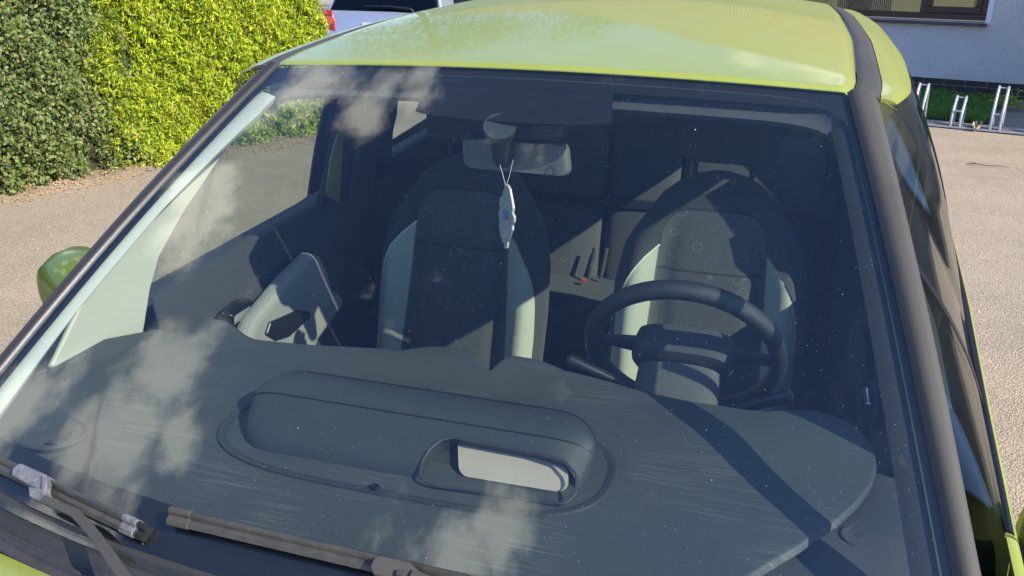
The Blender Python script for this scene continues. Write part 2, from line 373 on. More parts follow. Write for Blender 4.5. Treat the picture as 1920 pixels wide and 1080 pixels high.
M['slab'] = simple('paving', (.30, .26, .19), .9, bump=1, bscale=60, var=.15)

def flat(name, pts, z, m):
    o = link(name, [(x, y, z) for x, y in pts], [tuple(range(len(pts)))], m, None, False); return struct(o)
gb = MB(); gb.sheet(lambda u, v: (lerp(-90, 90, u), lerp(-60, 120, v), 0), 24, 24); struct(gb.build('ground', M['ground'], smooth=False))

HD = Vector((.31, .951, 0)).normalized(); HN = Vector((HD.y, -HD.x, 0)); H0 = Vector((-4.93, 3.1, 0))
def hp(t, d, z): return H0 + HD*t + HN*d + Vector((0, 0, z))
# litter verge under the hedge: uneven raised strip
def vf(u, v):
    t = lerp(-7, 3.5, u); wdt = .20 + .06*math.sin(t*3.1) + .04*math.sin(t*7.7+1)
    return hp(t, lerp(-.55, wdt, v), .045*(1-v)**.5*(1+.3*math.sin(t*9+v*4)) + .002)
g_ = MB(); g_.sheet(vf, 160, 10); struct(g_.build('verge', M['verge']))
lt = MB()
for i in range(1500):
    t = rng.uniform(-5, 3.4); d = abs(rng.normal(0, .16)) + .02; s = rng.uniform(.004, .016)
    a = rng.uniform(0, 6.28); c = hp(t, d, .05*max(0, 1-d/.3)+.008)
    lt.prism([c+Vector((math.cos(a+k*1.57)*s*(1 if k % 2 else .5), math.sin(a+k*1.57)*s*(1 if k % 2 else .5), .004*math.sin(k*2+i))) for k in range(4)], (0, 0, .003))
lo = lt.build('leaf_litter', simple('dry_leaf', (.42, .30, .16), .9, var=.5, vscale=3), smooth=False); lo['kind'] = 'stuff'; lo['label'] = 'dry leaf litter scattered along the foot of the hedges'; lo['category'] = 'leaf litter'

# ---------------- hedges
def leaf_mat(name, cols, trans=.35, rough=.45, shade=.0):
    m, nt, b = mat(name); g = N(nt, 'ShaderNodeNewGeometry'); r = N(nt, 'ShaderNodeValToRGB')
    nt.links.new(g.outputs['Random Per Island'], r.inputs[0]); cr = r.color_ramp
    cr.elements[0].position = 0; cr.elements[0].color = (*cols[0], 1); cr.elements[1].position = 1; cr.elements[1].color = (*cols[-1], 1)
    for i, c in enumerate(cols[1:-1]): e = cr.elements.new((i+1)/(len(cols)-1)); e.color = (*c, 1)
    nt.links.new(r.outputs[0], b.inputs['Base Color']); b.inputs['Roughness'].default_value = rough
    tl = N(nt, 'ShaderNodeBsdfTranslucent'); nt.links.new(r.outputs[0], tl.inputs[0])
    mx = N(nt, 'ShaderNodeMixShader'); mx.inputs[0].default_value = trans; nt.links.new(b.outputs[0], mx.inputs[1]); nt.links.new(tl.outputs[0], mx.inputs[2])
    nt.links.new(mx.outputs[0], nt.nodes['Material Output'].inputs[0]); return m
M['leafdark'] = leaf_mat('privet_leaf', [(.07, .12, .025), (.14, .21, .045), (.22, .29, .07), (.09, .15, .035), (.34, .38, .10), (.16, .23, .05), (.36, .26, .10)], .25, .55)
M['leafyellow'] = leaf_mat('golden_conifer', [(.42, .55, .02), (.60, .68, .025), (.20, .34, .02), (.74, .76, .04), (.48, .60, .02), (.14, .24, .02), (.52, .38, .08)], .35, .6)
M['core'] = simple('hedge_core', (.035, .04, .016), .95, bump=1, bscale=30, var=.6, vscale=25)
def leaves(pos, nrm, size, aspect, droop=0, spread=.8, tri=False):
    n = len(pos); a = rng.normal(0, 1, (n, 3)); nn = nrm + a*spread; nn /= np.linalg.norm(nn, axis=1)[:, None]
    t = rng.normal(0, 1, (n, 3)); t[:, 2] += droop; t -= (t*nn).sum(1)[:, None]*nn; t /= np.linalg.norm(t, axis=1)[:, None]
    b = np.cross(nn, t); s = size[:, None]; fold = nn*s*.18
    v = np.stack([pos - t*s, pos + b*s*aspect + fold - t*s*.1, pos + t*s, pos - b*s*aspect + fold - t*s*.1], 1).reshape(-1, 3)
    f = np.arange(n*4).reshape(-1, 4)
    return v, f
def bulge(t, z): return .07*math.sin(t*2.3+z*1.7)+.05*math.sin(t*5.1-z*3.3+1)+.035*math.sin(t*11+z*9)
def bulge_np(t, z): return .06*np.sin(t*2.3+z*1.7)+.045*np.sin(t*5.1-z*3.3+1)+.035*np.sin(t*11+z*9)+.025*np.sin(t*23-z*17)+.02*np.sin(t*31+z*37)
def hedge(name, t0, t1, H, n, label, m, kind, depth=.9, endcap=False, dens0=None):
    root = thing(name, label, 'hedge', hp((t0+t1)/2, -.45, 0))
    L = root.location
    c = MB()
    def cf(u, v): 
        # U-shaped shell: front, top, back
        t = lerp(t0+.08, t1-.12, u); q = v*3
        if q < 1: d, z = -.17, lerp(.02, H-.14, q)
        elif q < 2: d, z = lerp(-.17, -depth+.14, q-1), H-.14
        else: d, z = -depth+.14, lerp(H-.14, .02, q-2)
        return hp(t, d + (bulge(t, z)*.6 if q < 1 else 0), z) - L
    c.sheet(cf, 60, 45, .04, flip=True)
    for tt in (t0+.10, t1-.14): c.prism([hp(tt, -.2, .02)-L, hp(tt, -depth+.18, .02)-L, hp(tt, -depth+.18, H-.2)-L, hp(tt, -.2, H-.2)-L], HD*.03)
    c.build('branch_mass', M['core'], root)
    # foliage
    t = rng.uniform(t0, t1, n); 
    if dens0 is not None: t = np.where(rng.random(n) < .8, rng.uniform(max(dens0, t0), t1, n), t)
    z = rng.uniform(.0, H, n); d = -np.abs(rng.normal(0, .05, n)) + bulge_np(t, z) + .05*np.sin(t*61+np.sin(z*53)*1.5)*np.sin(z*57+np.sin(t*49)*1.5)
    base = np.array(H0); hd = np.array(HD); hn = np.array(HN)
    t = t + np.where(t > t1-.45, 1, 0)*(.10*np.sin(z*4.2+1)+.05*np.sin(z*13)+rng.normal(0, .05, n))*(kind == 'broad') + np.where(t < t0+.30, 1, 0)*(.10*np.sin(z*4.2+1)+.05*np.sin(z*13)+rng.normal(0, .04, n))*(kind != 'broad')
    z0 = np.where(z < .12, z*1.0+.01, z)
    pos = base + hd*t[:, None] + hn*d[:, None]; pos[:, 2] = z0
    nr = np.tile(hn, (n, 1))
    k = n//6                                       # top
    tt = rng.uniform(t0, t1, k); dd = rng.uniform(-depth, 0, k)
    p2 = base + hd*tt[:, None] + hn*dd[:, None]; p2[:, 2] = H - .03 - np.abs(rng.normal(0, .03, k)) + .03*np.sin(tt*9)
    ps = [pos, p2]; ns = [nr, np.tile([0, 0, 1.], (k, 1))]
    for tc, sg, on in ((t1, 1, endcap), (t0, -1, True)):
        kk = n//5 if on and sg > 0 else n//14
        dd = rng.uniform(-depth, .02, kk); zz = rng.uniform(0, H, kk)
        r = .05*np.sin(zz*9+dd*14)
        p3 = base + hd*(tc + sg*(r - np.abs(rng.normal(0, .05, kk))))[:, None] + hn*dd[:, None]; p3[:, 2] = zz
        ps.append(p3); ns.append(np.tile(hd*sg, (kk, 1)))
    P_ = np.concatenate(ps); NN = np.concatenate(ns); P_ = P_ - np.array(L)
    if kind == 'broad':
        v, f = leaves(P_, NN*.9, rng.uniform(.011, .024, len(P_)), .55, .3, .75)
    else:
        # flat sprays: a fan of narrow blades
        vs_, off = [], 0
        for a in range(4):
            q = P_ + rng.normal(0, .016, P_.shape)
            v1, _ = leaves(q, NN*.7+np.array([0, 0, .3]), rng.uniform(.014, .034, len(P_)), .24, 1.2, .75); vs_.append(v1)
        v = np.concatenate(vs_); f = np.arange(len(v)).reshape(-1, 4)
    me = bpy.data.meshes.new('foliage'); me.vertices.add(len(v)); me.vertices.foreach_set('co', v.astype(np.float32).ravel())
    nf = len(f); me.loops.add(nf*4); me.loops.foreach_set('vertex_index', f.astype(np.int32).ravel())
    me.polygons.add(nf); me.polygons.foreach_set('loop_start', np.arange(0, nf*4, 4, dtype=np.int32)); me.update(calc_edges=True)
    me.materials.append(m); o = bpy.data.objects.new('foliage', me); COL.objects.link(o); o.parent = root
    return root
BT = 1.25
hedge('broadleaf_hedge', -6.0, BT, 2.25, 62000, 'dark green clipped broadleaf hedge, left of the golden conifer hedge', M['leafdark'], 'broad', dens0=-2.2)
hedge('conifer_hedge', BT-.18, 3.30, 2.3, 30000, 'golden yellow conifer hedge ending beside the silver car', M['leafyellow'], 'conifer', endcap=True)

# ---------------- building with window, brick plinth, tiled roof
WA = Vector((.9655, -.2605, 0)); WN = Vector((-.2605, -.9655, 0)); W0 = -WN*11.4824 
def wp(s, out, z): return W0 + WA*s + WN*out + Vector((0, 0, z))
WR = Matrix(((WA.x, WN.x, 0), (WA.y, WN.y, 0), (0, 0, 1)))
def wbox(b, s0, s1, o0, o1, z0, z1): b.box(wp((s0+s1)/2, (o0+o1)/2, (z0+z1)/2), (s1-s0, o1-o0, z1-z0), WR)
bd = thing('building', 'pale grey rendered building with dark brown window and tiled roof', 'building', (0, 0, 0))
def render_mat():
    m, nt, b = mat('roughcast_render'); t = N(nt, 'ShaderNodeTexCoord')
    v = N(nt, 'ShaderNodeTexVoronoi', _2=85.0); nt.links.new(t.outputs['Object'], v.inputs[0])
    n = N(nt, 'ShaderNodeTexNoise', _2=2.0, _3=6.0); nt.links.new(t.outputs['Object'], n.inputs[0])
    mx = N(nt, 'ShaderNodeMixRGB'); nt.links.new(n.outputs[0], mx.inputs[0]); mx.inputs[1].default_value = (.76, .74, .70, 1); mx.inputs[2].default_value = (.86, .84, .80, 1)
    m3 = N(nt, 'ShaderNodeMixRGB', blend_type='MULTIPLY'); m3.inputs[0].default_value = .18; nt.links.new(mx.outputs[0], m3.inputs[1]); nt.links.new(v.outputs['Distance'], m3.inputs[2])
    nt.links.new(m3.outputs[0], b.inputs['Base Color']); b.inputs['Roughness'].default_value = .95
    bp = N(nt, 'ShaderNodeBump'); bp.inputs[0].default_value = 1; bp.inputs[1].default_value = .012; nt.links.new(v.outputs['Distance'], bp.inputs['Height']); nt.links.new(bp.outputs[0], b.inputs['Normal'])
    return m
M['render'] = render_mat()
WS0, WS1, WZ0, WZ1 = -2.60, -.165, .93, 2.10
b = MB(); H = 3.0
wbox(b, -9, 7, -.34, 0, .216, WZ0); wbox(b, -9, WS0, -.34, 0, WZ0, WZ1); wbox(b, WS1, 7, -.34, 0, WZ0, WZ1); wbox(b, -9, 7, -.34, 0, WZ1, H)
wbox(b, -9, 7, -8, -7.7, 0, H); wbox(b, -9.3, -9, -8, 0, 0, H)
b.build('wall', M['render'], bd, smooth=False)
b = MB(); wbox(b, 1.9, 8.0, 0.003, 2.45, 0, 4.3); b.build('shade_wing', simple('shade_wing_wall', (.10, .105, .11), .85, bump=1, bscale=30, var=.3, vscale=4), bd, smooth=False)  # unseen wing, added to cast shade on the wall and grass
b = MB(); b.prism([wp(1.7, -.2, 4.3), wp(8.2, -.2, 4.3), wp(8.2, 1.2, 5.3), wp(1.7, 1.2, 5.3)], (0, 0, .12)); b.prism([wp(1.7, 2.8, 4.25), wp(8.2, 2.8, 4.25), wp(8.2, 1.2, 5.3), wp(1.7, 1.2, 5.3)], (0, 0, .12)); b.build('shade_wing_roof', simple('shade_wing_tiles', (.09, .085, .085), .8), bd, smooth=False)  # roof of the added wing
b = MB(); wbox(b, -9, 1.9, -.3, -.012, 0, .214); b.build('mortar', simple('mortar', (.34, .30, .27), .95), bd, smooth=False)
b = MB(); rot = -.9536 % .25
for r in range(3):
    z1 = .216-.002 - r*.079
    for i in range(-36, 8):
        s = -.2536*0 + i*.25 + (.1714 - .0) + (0 if r % 2 == 0 else .125) - .25
        if s+.24 > 1.88: continue
        wbox(b, s, s+.240, -.06, 0, z1-.069, z1)
o = b.build('plinth_bricks', simple('dark_brick', (.035, .022, .022), .55, bump=.5, bscale=60, var=.4, vscale=3), bd, smooth=False); mods(o, .004, 2)
# window
fr = simple('window_frame_brown', (.045, .018, .014), .4, var=.2)
b = MB()
ZF0, ZF1 = .955, 2.06
wbox(b, WS0, WS1-.07, -.15, -.085, ZF0, ZF0+.075); wbox(b, WS0, WS1-.07, -.15, -.085, ZF1-.07, ZF1)
wbox(b, WS0, WS0+.07, -.15, -.085, ZF0+.075, ZF1-.07); wbox(b, WS1-.145, WS1-.07, -.15, -.085, ZF0+.075, ZF1-.07)
wbox(b, -1.03, -.955, -.15, -.083, ZF0+.075, ZF1-.07)
# opening sash
wbox(b, -.953, WS1-.147, -.14, -.07, ZF0+.078, ZF0+.155); wbox(b, -.953, WS1-.147, -.14, -.07, ZF1-.15, ZF1-.073)
wbox(b, -.953, -.885, -.14, -.07, ZF0+.157, ZF1-.152); wbox(b, WS1-.215, WS1-.147, -.14, -.07, ZF0+.157, ZF1-.152)
wnd = b.build('window', fr, bd, smooth=False); mods(wnd, .006, 2)
b = MB(); wbox(b, -.885, WS1-.216, -.115, -.105, ZF0+.156, ZF1-.151); wbox(b, WS0+.07, -1.031, -.125, -.115, ZF0+.076, ZF1-.071)
b.build('pane', glass_mat('house_glass', (.80, .82, .72), .05), wnd, smooth=False)
b = MB(); b.box(wp((WS0+WS1-.07)/2-.02, .0, .905), (WS1-WS0+.03, .19, .035), WR @ Matrix.Rotation(R(6), 3, 'X')); o = b.build('sill', simple('sill_metal', (.055, .045, .045), .45), wnd, smooth=False); mods(o, .004, 2)
b = MB(); wbox(b, WS1-.068, WS1-.002, -.15, .004, WZ0-.0, WZ1); b.build('reveal', simple('white_reveal', (.80, .80, .82), .8), wnd, smooth=False)
# room behind the window: back wall, blind, chair back
b = MB(); wbox(b, -3.4, .6, -2.6, -2.55, .3, 2.6); wbox(b, -3.4, .6, -2.55, -.36, .3, .32); b.build('room_wall', simple('room_wall', (.42, .42, .33), .9), wnd, smooth=False)
b = MB()
for i in range(26): wbox(b, -2.2+i*.028, -2.2+i*.028+.016, -.62, -.60, 1.0, 1.75)
b.build('blind', simple('blind_strips', (.06, .07, .13), .7), wnd, smooth=False)
b = MB(); wbox(b, -.42, -.36, -.30, -.2, 1.0, 2.0); b.build('curtain', simple('curtain_yellow', (.75, .78, .25), .8), wnd, smooth=False)
o = MB(); o.rings([[wp(-1.95+.17*math.cos(t)*k, -.8+.05*math.sin(t), z) for t in np.linspace(0, 2*math.pi, 17)[:-1]] for z, k in ((.95, .8), (1.05, 1), (1.18, 1), (1.25, .9), (1.28, .6))]); o.build('chair_back', simple('grey_fabric', (.4, .42, .45), .8), wnd)
# roof: tiles in courses
def tile_mat():
    m, nt, b = mat('roof_tiles'); t = N(nt, 'ShaderNodeTexCoord'); w_ = N(nt, 'ShaderNodeTexWave', _1=5.2); w_.bands_direction = 'X'
    nt.links.new(t.outputs['Object'], w_.inputs[0]); n = N(nt, 'ShaderNodeTexNoise', _2=3.0); nt.links.new(t.outputs['Object'], n.inputs[0])
    mx = N(nt, 'ShaderNodeMixRGB'); nt.links.new(n.outputs[0], mx.inputs[0]); mx.inputs[1].default_value = (.50, .27, .10, 1); mx.inputs[2].default_value = (.62, .38, .16, 1)
    nt.links.new(mx.outputs[0], b.inputs['Base Color']); b.inputs['Roughness'].default_value = .7
    bp = N(nt, 'ShaderNodeBump'); bp.inputs[0].default_value = 1; bp.inputs[1].default_value = .06; nt.links.new(w_.outputs['Fac'], bp.inputs['Height']); nt.links.new(bp.outputs[0], b.inputs['Normal']); return m
rf = MB()
for i in range(14):
    o0 = .42 - i*.30; z = 2.86 + i*.235
    rf.prism([wp(-2.2-i*.0, o0, z), wp(1.88, o0, z), wp(1.88, o0-.33, z+.25), wp(-2.2+i*.30*0, o0-.33, z+.25)], (0, 0, .035))
    rf.prism([wp(-9.4+i*.32, o0, z), wp(-2.202, o0, z), wp(-2.202, o0-.33, z+.25), wp(-9.4+(i+1.1)*.32, o0-.33, z+.25)], (0, 0, .035))
rf.build('roof', tile_mat(), bd, smooth=False)
b = MB(); wbox(b, -9.4, 1.88, .0, .40, 2.80, 2.84); b.build('soffit', simple('soffit', (.5, .5, .48), .8), bd, smooth=False)
b = MB(); b.tube([wp(-9.4, .47, 2.84), wp(1.88, .47, 2.84)], .06, 12); b.build('gutter', simple('gutter_zinc', (.3, .31, .32), .5, metal=.4), bd)

# lawn, kerb, paving
def kz(px, py): return onZ(px, py, 0)
K0 = wp(-9, 2.42, 0); 
lw = MB(); 
def lf(u, v): s = lerp(-9, .16, u); p = wp(s, lerp(.0, 2.05, v), .03+.01*math.sin(s*5)); return p
lw.sheet(lf, 60, 12); struct(lw.build('lawn', M['soil']))
b = MB(); wbox(b, .18, 1.88, .005, 2.3, -.05, .02); o = struct(b.build('paving', M['slab'], smooth=False))
b = MB()
for i in range(12): wbox(b, -9+i*1.0, -9+i*1.0+.99, 2.50, 2.60, -.05, .045)
struct(mods(b.build('kerb', M['kerb'], smooth=False), .008, 2))
b = MB(); wbox(b, -9, .16, 2.06, 2.495, -.04, .012); struct(b.build('soil_strip', M['soil'], smooth=False))
n = 26000
s = rng.uniform(-2.4, .14, n); ou = rng.uniform(.02, 2.12, n); ou = np.where(rng.random(n) < .2, 2.05+rng.normal(0, .06, n), ou); hgt = rng.uniform(.03, .085, n)*(1+.5*np.sin(s*7)*np.sin(ou*6))
bp_ = np.array(W0) + np.array(WA)*s[:, None] + np.array(WN)*ou[:, None]; bp_[:, 2] = .03
ang = rng.uniform(0, 6.28, n); wv = np.stack([np.cos(ang), np.sin(ang), 0*ang], 1)*.004; tip = rng.normal(0, .022, (n, 3)); tip[:, 2] = hgt
v = np.stack([bp_-wv, bp_+wv, bp_+tip*.6+wv*.7, bp_+tip], 1).reshape(-1, 3); me = bpy.data.meshes.new('grass'); me.from_pydata(v.tolist(), [], np.arange(len(v)).reshape(-1, 4).tolist())
me.materials.append(leaf_mat('grass_blade', [(.09, .20, .03), (.14, .30, .045), (.20, .36, .06), (.10, .22, .04)], .3))
go = bpy.data.objects.new('grass', me); COL.objects.link(go); go['kind'] = 'stuff'; go['label'] = 'green grass strip growing between building and bicycle rack'; go['category'] = 'grass'
b = MB()
for i in range(55):
    p = wp(rng.uniform(-1.6, .1), rng.uniform(.2, 1.9), rng.uniform(.07, .10)); r_ = .011
    b.prism([p+Vector((math.cos(k*1.05)*r_, math.sin(k*1.05)*r_, 0)) for k in range(6)], (0, 0, .003))
do = b.build('daisies', simple('daisy_white', (.8, .8, .75), .7), smooth=False); do['kind'] = 'stuff'; do['label'] = 'tiny white daisies dotted through the grass strip'; do['category'] = 'flowers'

# bicycle rack
p0 = kz(1797.5, 243); rs = (p0 - W0).dot(WA); ro = (p0 - W0).dot(WN)
rk = thing('bicycle_rack', 'galvanised steel bicycle rack with paired hoops in front of grass strip', 'bicycle rack', wp(rs, ro, 0)); L = Vector(rk.location)
def wheel_holder(ds, hh, m_):
    o = None
    b = MB()
    for k in (-.088, 0):
        pts = [(0, .01), (.0, hh*.25), (-.012, hh*.45), (-.06, hh*.66), (-.13, hh-.04), (-.155, hh-.01), (-.18, hh), (-.205, hh-.02), (-.215, hh-.06), (-.235, hh*.6), (-.262, hh*.3), (-.265, .01)]
        b.tube([wp(rs+ds+k, ro+a, z+.02)-L for a, z in pts], .0138, 10, up=tuple(WA))
    for a, z in ((-.19, hh-.012), (-.008, .17)): b.tube([wp(rs+ds-.088, ro+a, z+.02)-L, wp(rs+ds, ro+a, z+.02)-L], .008, 8)
    return b.build('wheel_holder', M['galv'], rk)
for ds, hh in ((-.385, .40), (0, .30), (.375, .43), (.75, .30), (1.13, .43), (-.77, .30)): wheel_holder(ds, hh, 0)
for a, nm in ((.0, 'rail'), (-.262, 'rail')):
    b = MB(); b.box(wp(rs+.1, ro+a, .022)-L, (2.6, .028, .02), WR); mods(b.build(nm, M['galv'], rk, smooth=False), .003, 2)
# yellow-green plant behind the rack, dead leaf, twig
pp = wp((kz(1890, 215)-W0).dot(WA)-.06, (kz(1890, 215)-W0).dot(WN)-.25, .02)
n = 260; q = rng.normal(0, 1, (n, 3))*np.array([.10, .10, .07]); q[:, 2] = np.abs(q[:, 2])+.05
v, f = leaves(q, np.tile([0, -.3, 1.], (n, 1)), rng.uniform(.014, .03, n), .5, .2, .7)
me = bpy.data.meshes.new('weed_plant'); me.from_pydata(v.tolist(), [], f.tolist()); me.materials.append(leaf_mat('weed_leaf', [(.30, .42, .05), (.42, .50, .07), (.2, .33, .04)], .4))
o = bpy.data.objects.new('weed_plant', me); COL.objects.link(o); o.location = pp; tag(o, 'bright yellow-green weed growing at the edge of the grass strip', 'plant')
lp = kz(1830, 246); b = MB()
def dl(u, v): 
    a = (u-.5)*2; c = (v-.5)*2; return Vector((a*.045*(1-c*c*.7)+.02*c, c*.05, .03+.05*a*a+.03*c+.012*math.sin(c*6)))
b.sheet(dl, 8, 10, .002); o = b.build('dead_leaf', simple('dead_leaf', (.42, .33, .20), .8, var=.3, vscale=40)); o.location = lp; tag(o, 'curled dry leaf lying between two bicycle rack hoops', 'leaf')
tp = kz(1850, 313); b = MB(); b.tube([(-.16, .03, .01), (-.08, .02, .018), (0, 0, .012), (.10, -.02, .02), (.17, -.01, .012)], [.004, .004, .003, .003, .002], 6); b.tube([(-.08, .02, .018), (-.10, .06, .02), (-.11, .09, .015)], [.003, .002, .002], 6)
o = b.build('twig', simple('twig', (.09, .06, .04), .9)); o.location = tp; tag(o, 'thin dark twig lying on the tan ground before the rack', 'twig')

# trees behind
M['treeleaf'] = leaf_mat('tree_leaf', [(.05, .09, .02), (.08, .14, .03), (.12, .18, .05), (.06, .10, .03)], .3)
bark = simple('bark', (.10, .08, .06), .9, bump=1, bscale=20)
def tree(x, y, h, r, label, n=7000):
    root = thing('broadleaf_tree', label, 'tree', (x, y, 0), 'trees beyond the car park')
    b = MB(); b.tube([(0, 0, 0), (.05, .02, h*.25), (-.03, 0, h*.5), (.04, .03, h*.8)], [.16, .13, .10, .03], 10)
    for k in range(7):
        a = k*2.4; z0 = h*(.3+.07*k); b.tube([(0, 0, z0), (math.cos(a)*r*.4, math.sin(a)*r*.4, z0+h*.1), (math.cos(a)*r*.75, math.sin(a)*r*.75, z0+h*.16)], [.07, .04, .015], 7)
    b.build('trunk', bark, root)
    cs = rng.normal(0, 1, (26, 3)); cs /= np.linalg.norm(cs, axis=1)[:, None]; cs *= rng.uniform(.3, .95, 26)[:, None]*np.array([r, r, h*.32]); cs[:, 2] += h*.64
    idx = rng.integers(0, 26, n); q = cs[idx] + rng.normal(0, r*.17, (n, 3)); nn = q - np.array([0, 0, h*.6]); nn /= np.linalg.norm(nn, axis=1)[:, None]
    v, f = leaves(q, nn, rng.uniform(.05, .10, n), .5, 0, .8)
    me = bpy.data.meshes.new('crown'); me.from_pydata(v.tolist(), [], f.tolist()); me.materials.append(M['treeleaf']); o = bpy.data.objects.new('crown', me); COL.objects.link(o); o.parent = root
for i, (x, y, h, r, l) in enumerate(((-15, 17, 6.5, 2.2, 'leftmost tree beyond the hedge end, bushy and round'), (-9, 20, 7.2, 2.6, 'tall dense tree standing behind the silver car'), (-5, 23, 6.4, 2.4, 'mid green tree right of the tallest one'), (-1.5, 25, 6.0, 2.2, 'small tree nearest the building corner'))): tree(x, y, h*1.35, r*1.35, l, 9000)

# ================================================================== SILVER CAR behind the hedge end
def silver_car():
    root = thing('silver_car', 'silver grey estate car seen from behind at the end of the yellow hedge', 'car', (-4.56, 9.0, 0))
    def ring(w, z0, z1, y, r=.12, n=6):
        p = [(-w, z0), (w, z0), (w, z1), (-w, z1)]
        return [Vector((q.x, y, q.z)) for q in rounded_poly([(a, 0, c) for a, c in p], r, n)]
    b = MB(); b.rings([ring(w, z0, z1, y) for y, w, z0, z1 in ((.02, .78, .34, .95), (.06, .83, .30, .99), (.4, .86, .24, 1.0), (1.5, .88, .22, .98), (3.0, .88, .22, .95), (3.9, .85, .24, .88), (4.3, .78, .28, .78), (4.42, .66, .34, .66))])
    b.build('body', M['silver'], root)
    b = MB(); b.rings([[Vector((x, y+yy, z)) for x, yy, z in ((-w0, 0, .97), (w0, 0, .97), (w1, dy, z1), (w1-.08, dy, z1+.04), (-w1+.08, dy, z1+.04), (-w1, dy, z1))] for y, w0, w1, z1, dy in ((.08, .80, .66, 1.42, .26), (.5, .82, .66, 1.45, .12), (1.6, .82, .66, 1.47, 0), (2.4, .82, .64, 1.42, -.1), (3.05, .80, .58, 1.02, -.02))])
    cb = b.build('cabin', M['silver'], root, smooth=False); mods(cb, .02, 3)
    b = MB(); b.prism([(-.73, .085, 1.0), (.73, .085, 1.0), (.60, .30, 1.38), (-.60, .30, 1.38)], (0, -.012, -.006)); o = b.build('rear_window', M['darkglass'], root, smooth=False)
    b = MB(); b.prism([(-.76, .088, .985), (.76, .088, .985), (.63, .31, 1.40), (-.63, .31, 1.40)], (0, -.004, -.002)); b.build('window_seal', M['black'], root, smooth=False)
    for s in (-1, 1):
        for a, c in ((.55, 1.45), (1.55, 2.5)):
            b = MB(); b.prism([(s*.822, a, 1.0), (s*.822, c, 1.0), (s*.70, c-.12, 1.38), (s*.70, a+.06, 1.38)], (s*.006, 0, 0)); b.build('side_window', M['darkglass'], root, smooth=False)
        b = MB(); poly = [(s*.84, 0, 1.0), (s*.70, 0, 1.0), (s*.665, 0, .86), (s*.66, 0, .74), (s*.845, 0, .74)]
        b.prism([Vector((x, .03 if abs(x) < .8 else .06, z)) for x, y, z in poly], (0, -.025, 0)); tl = b.build('tail_light', M['lamp'], root, smooth=False); mods(tl, .008, 3)
        b = MB(); b.box((s*.745, -.0, .872), (.12, .012, .06)); b.build('indicator_lens', M['lampo'], tl, smooth=False)
        for zz in (.835, .91): b = MB(); b.box((s*.745, -.001, zz), (.13, .012, .006)); b.build('lens_bar', M['chrome'], tl, smooth=False)
    b = MB(); b.tube([(.42, .06, 1.0), (.40, .04, 1.035), (.1, .05, 1.06), (-.25, .06, 1.055)], [.02, .014, .009, .007], 8); b.build('rear_wiper', M['wiperblack'], root)
    b = MB(); b.box((0, -.03, .46), (1.62, .14, .26)); o = b.build('bumper', M['silver'], root, smooth=False); mods(o, .04, 4)
    b = MB(); b.box((0, .0, .80), (.52, .02, .11)); b.build('number_plate', simple('plate', (.7, .7, .68), .5), root, smooth=False)
    for y in (.78, 3.5):
        for s in (-1, 1):
            b = MB(); b.rings([[Vector((s*x, y+r*math.cos(t), .31+r*math.sin(t))) for t in np.linspace(0, 6.2832, 33)[:-1]] for x, r in ((.70, .24), (.70, .31), (.88, .31), (.885, .29), (.885, .20))]); wh = b.build('wheel', M['tyre'], root)
            b = MB(); b.rings([[Vector((s*x, y+r*math.cos(t), .31+r*math.sin(t))) for t in np.linspace(0, 6.2832, 33)[:-1]] for x, r in ((.86, .2), (.888, .2), (.87, .12), (.875, .05))]); b.build('rim', M['alloy'], wh)
silver_car()

# ================================================================== GREEN CAR
car = thing('green_car', 'metallic light green hatchback with black roof strips, close in front', 'car', (0, 0, 0))
def P(u, v):
    b = 1-u*u
    return Vector((u*(.576+.162*v), -.80*v-b*(.06+.06*v), 1.445-.503*v+b*(.022-.022*v)+.02*math.sin(math.pi*min(v, 1))))
def PN(u, v):
    e = 1e-3; n = (P(u+e, v)-P(u-e, v)).cross(P(u, v-e)-P(u, v+e)); n.normalize(); return n if n.z > 0 else -n
def Pf(u, v, h=0): return P(u, v)+PN(u, v)*h
def proj(p):
    d = Vector(p)-CAM; return 960+FPX*d.dot(CR)/d.dot(CF), 540-FPX*d.dot(CU)/d.dot(CF)
def onglass(px, py, h=0):
    u, v = 0., .5
    for _ in range(40):
        x0, y0 = proj(Pf(u, v, h)); e = 1e-3
        xu, yu = proj(Pf(u+e, v, h)); xv, yv = proj(Pf(u, v+e, h))
        a, b, c, d = (xu-x0)/e, (xv-x0)/e, (yu-y0)/e, (yv-y0)/e; det = a*d-b*c
        du = ((px-x0)*d-(py-y0)*b)/det; dv = (a*(py-y0)-c*(px-x0))/det
        u += max(-.3, min(.3, du)); v += max(-.3, min(.3, dv))
    return u, v
# ---- windshield and its ceramic border
b = MB(); b.sheet(lambda s, t: Pf(-1+2*s, 1.03*t), 48, 40, .004); ws = b.build('windshield', M['windshield'], car)
def fritmap(k, t):
    # k around, t from inner to outer
    n = 4; q = (k % 1)*n; i = int(q); f = q-i
    # outer rectangle corners in (u,v)
    oc = [(-1, 0), (1, 0), (1, 1.03), (-1, 1.03)]; a, c = oc[i], oc[(i+1) % 4]
    ou, ov = lerp(a[0], c[0], f), lerp(a[1], c[1], f)
    # inner: rounded rectangle
    u0, v0, v1 = .972, .048, .945
    iu, iv = max(-u0+.0, min(u0, ou)), max(v0, min(v1, ov))
    r = .07 if ov < .5 else .03
    cx = (u0-r)*(1 if iu > 0 else -1); cyv = v0+r*.9 if ov < .5 else v1-r
    if abs(iu) > u0-r and ((ov < .5 and iv < cyv) or (ov > .5 and iv > cyv)):
        dx, dy = (iu-cx)/r, (iv-cyv)/(r*.9); l = math.hypot(dx, dy)
        m = max(abs(dx), abs(dy))
        if l > 0: iu, iv = cx+dx/l*m*r, cyv+dy/l*m*r*.9
    return lerp(iu, ou, t), lerp(iv, ov, t)
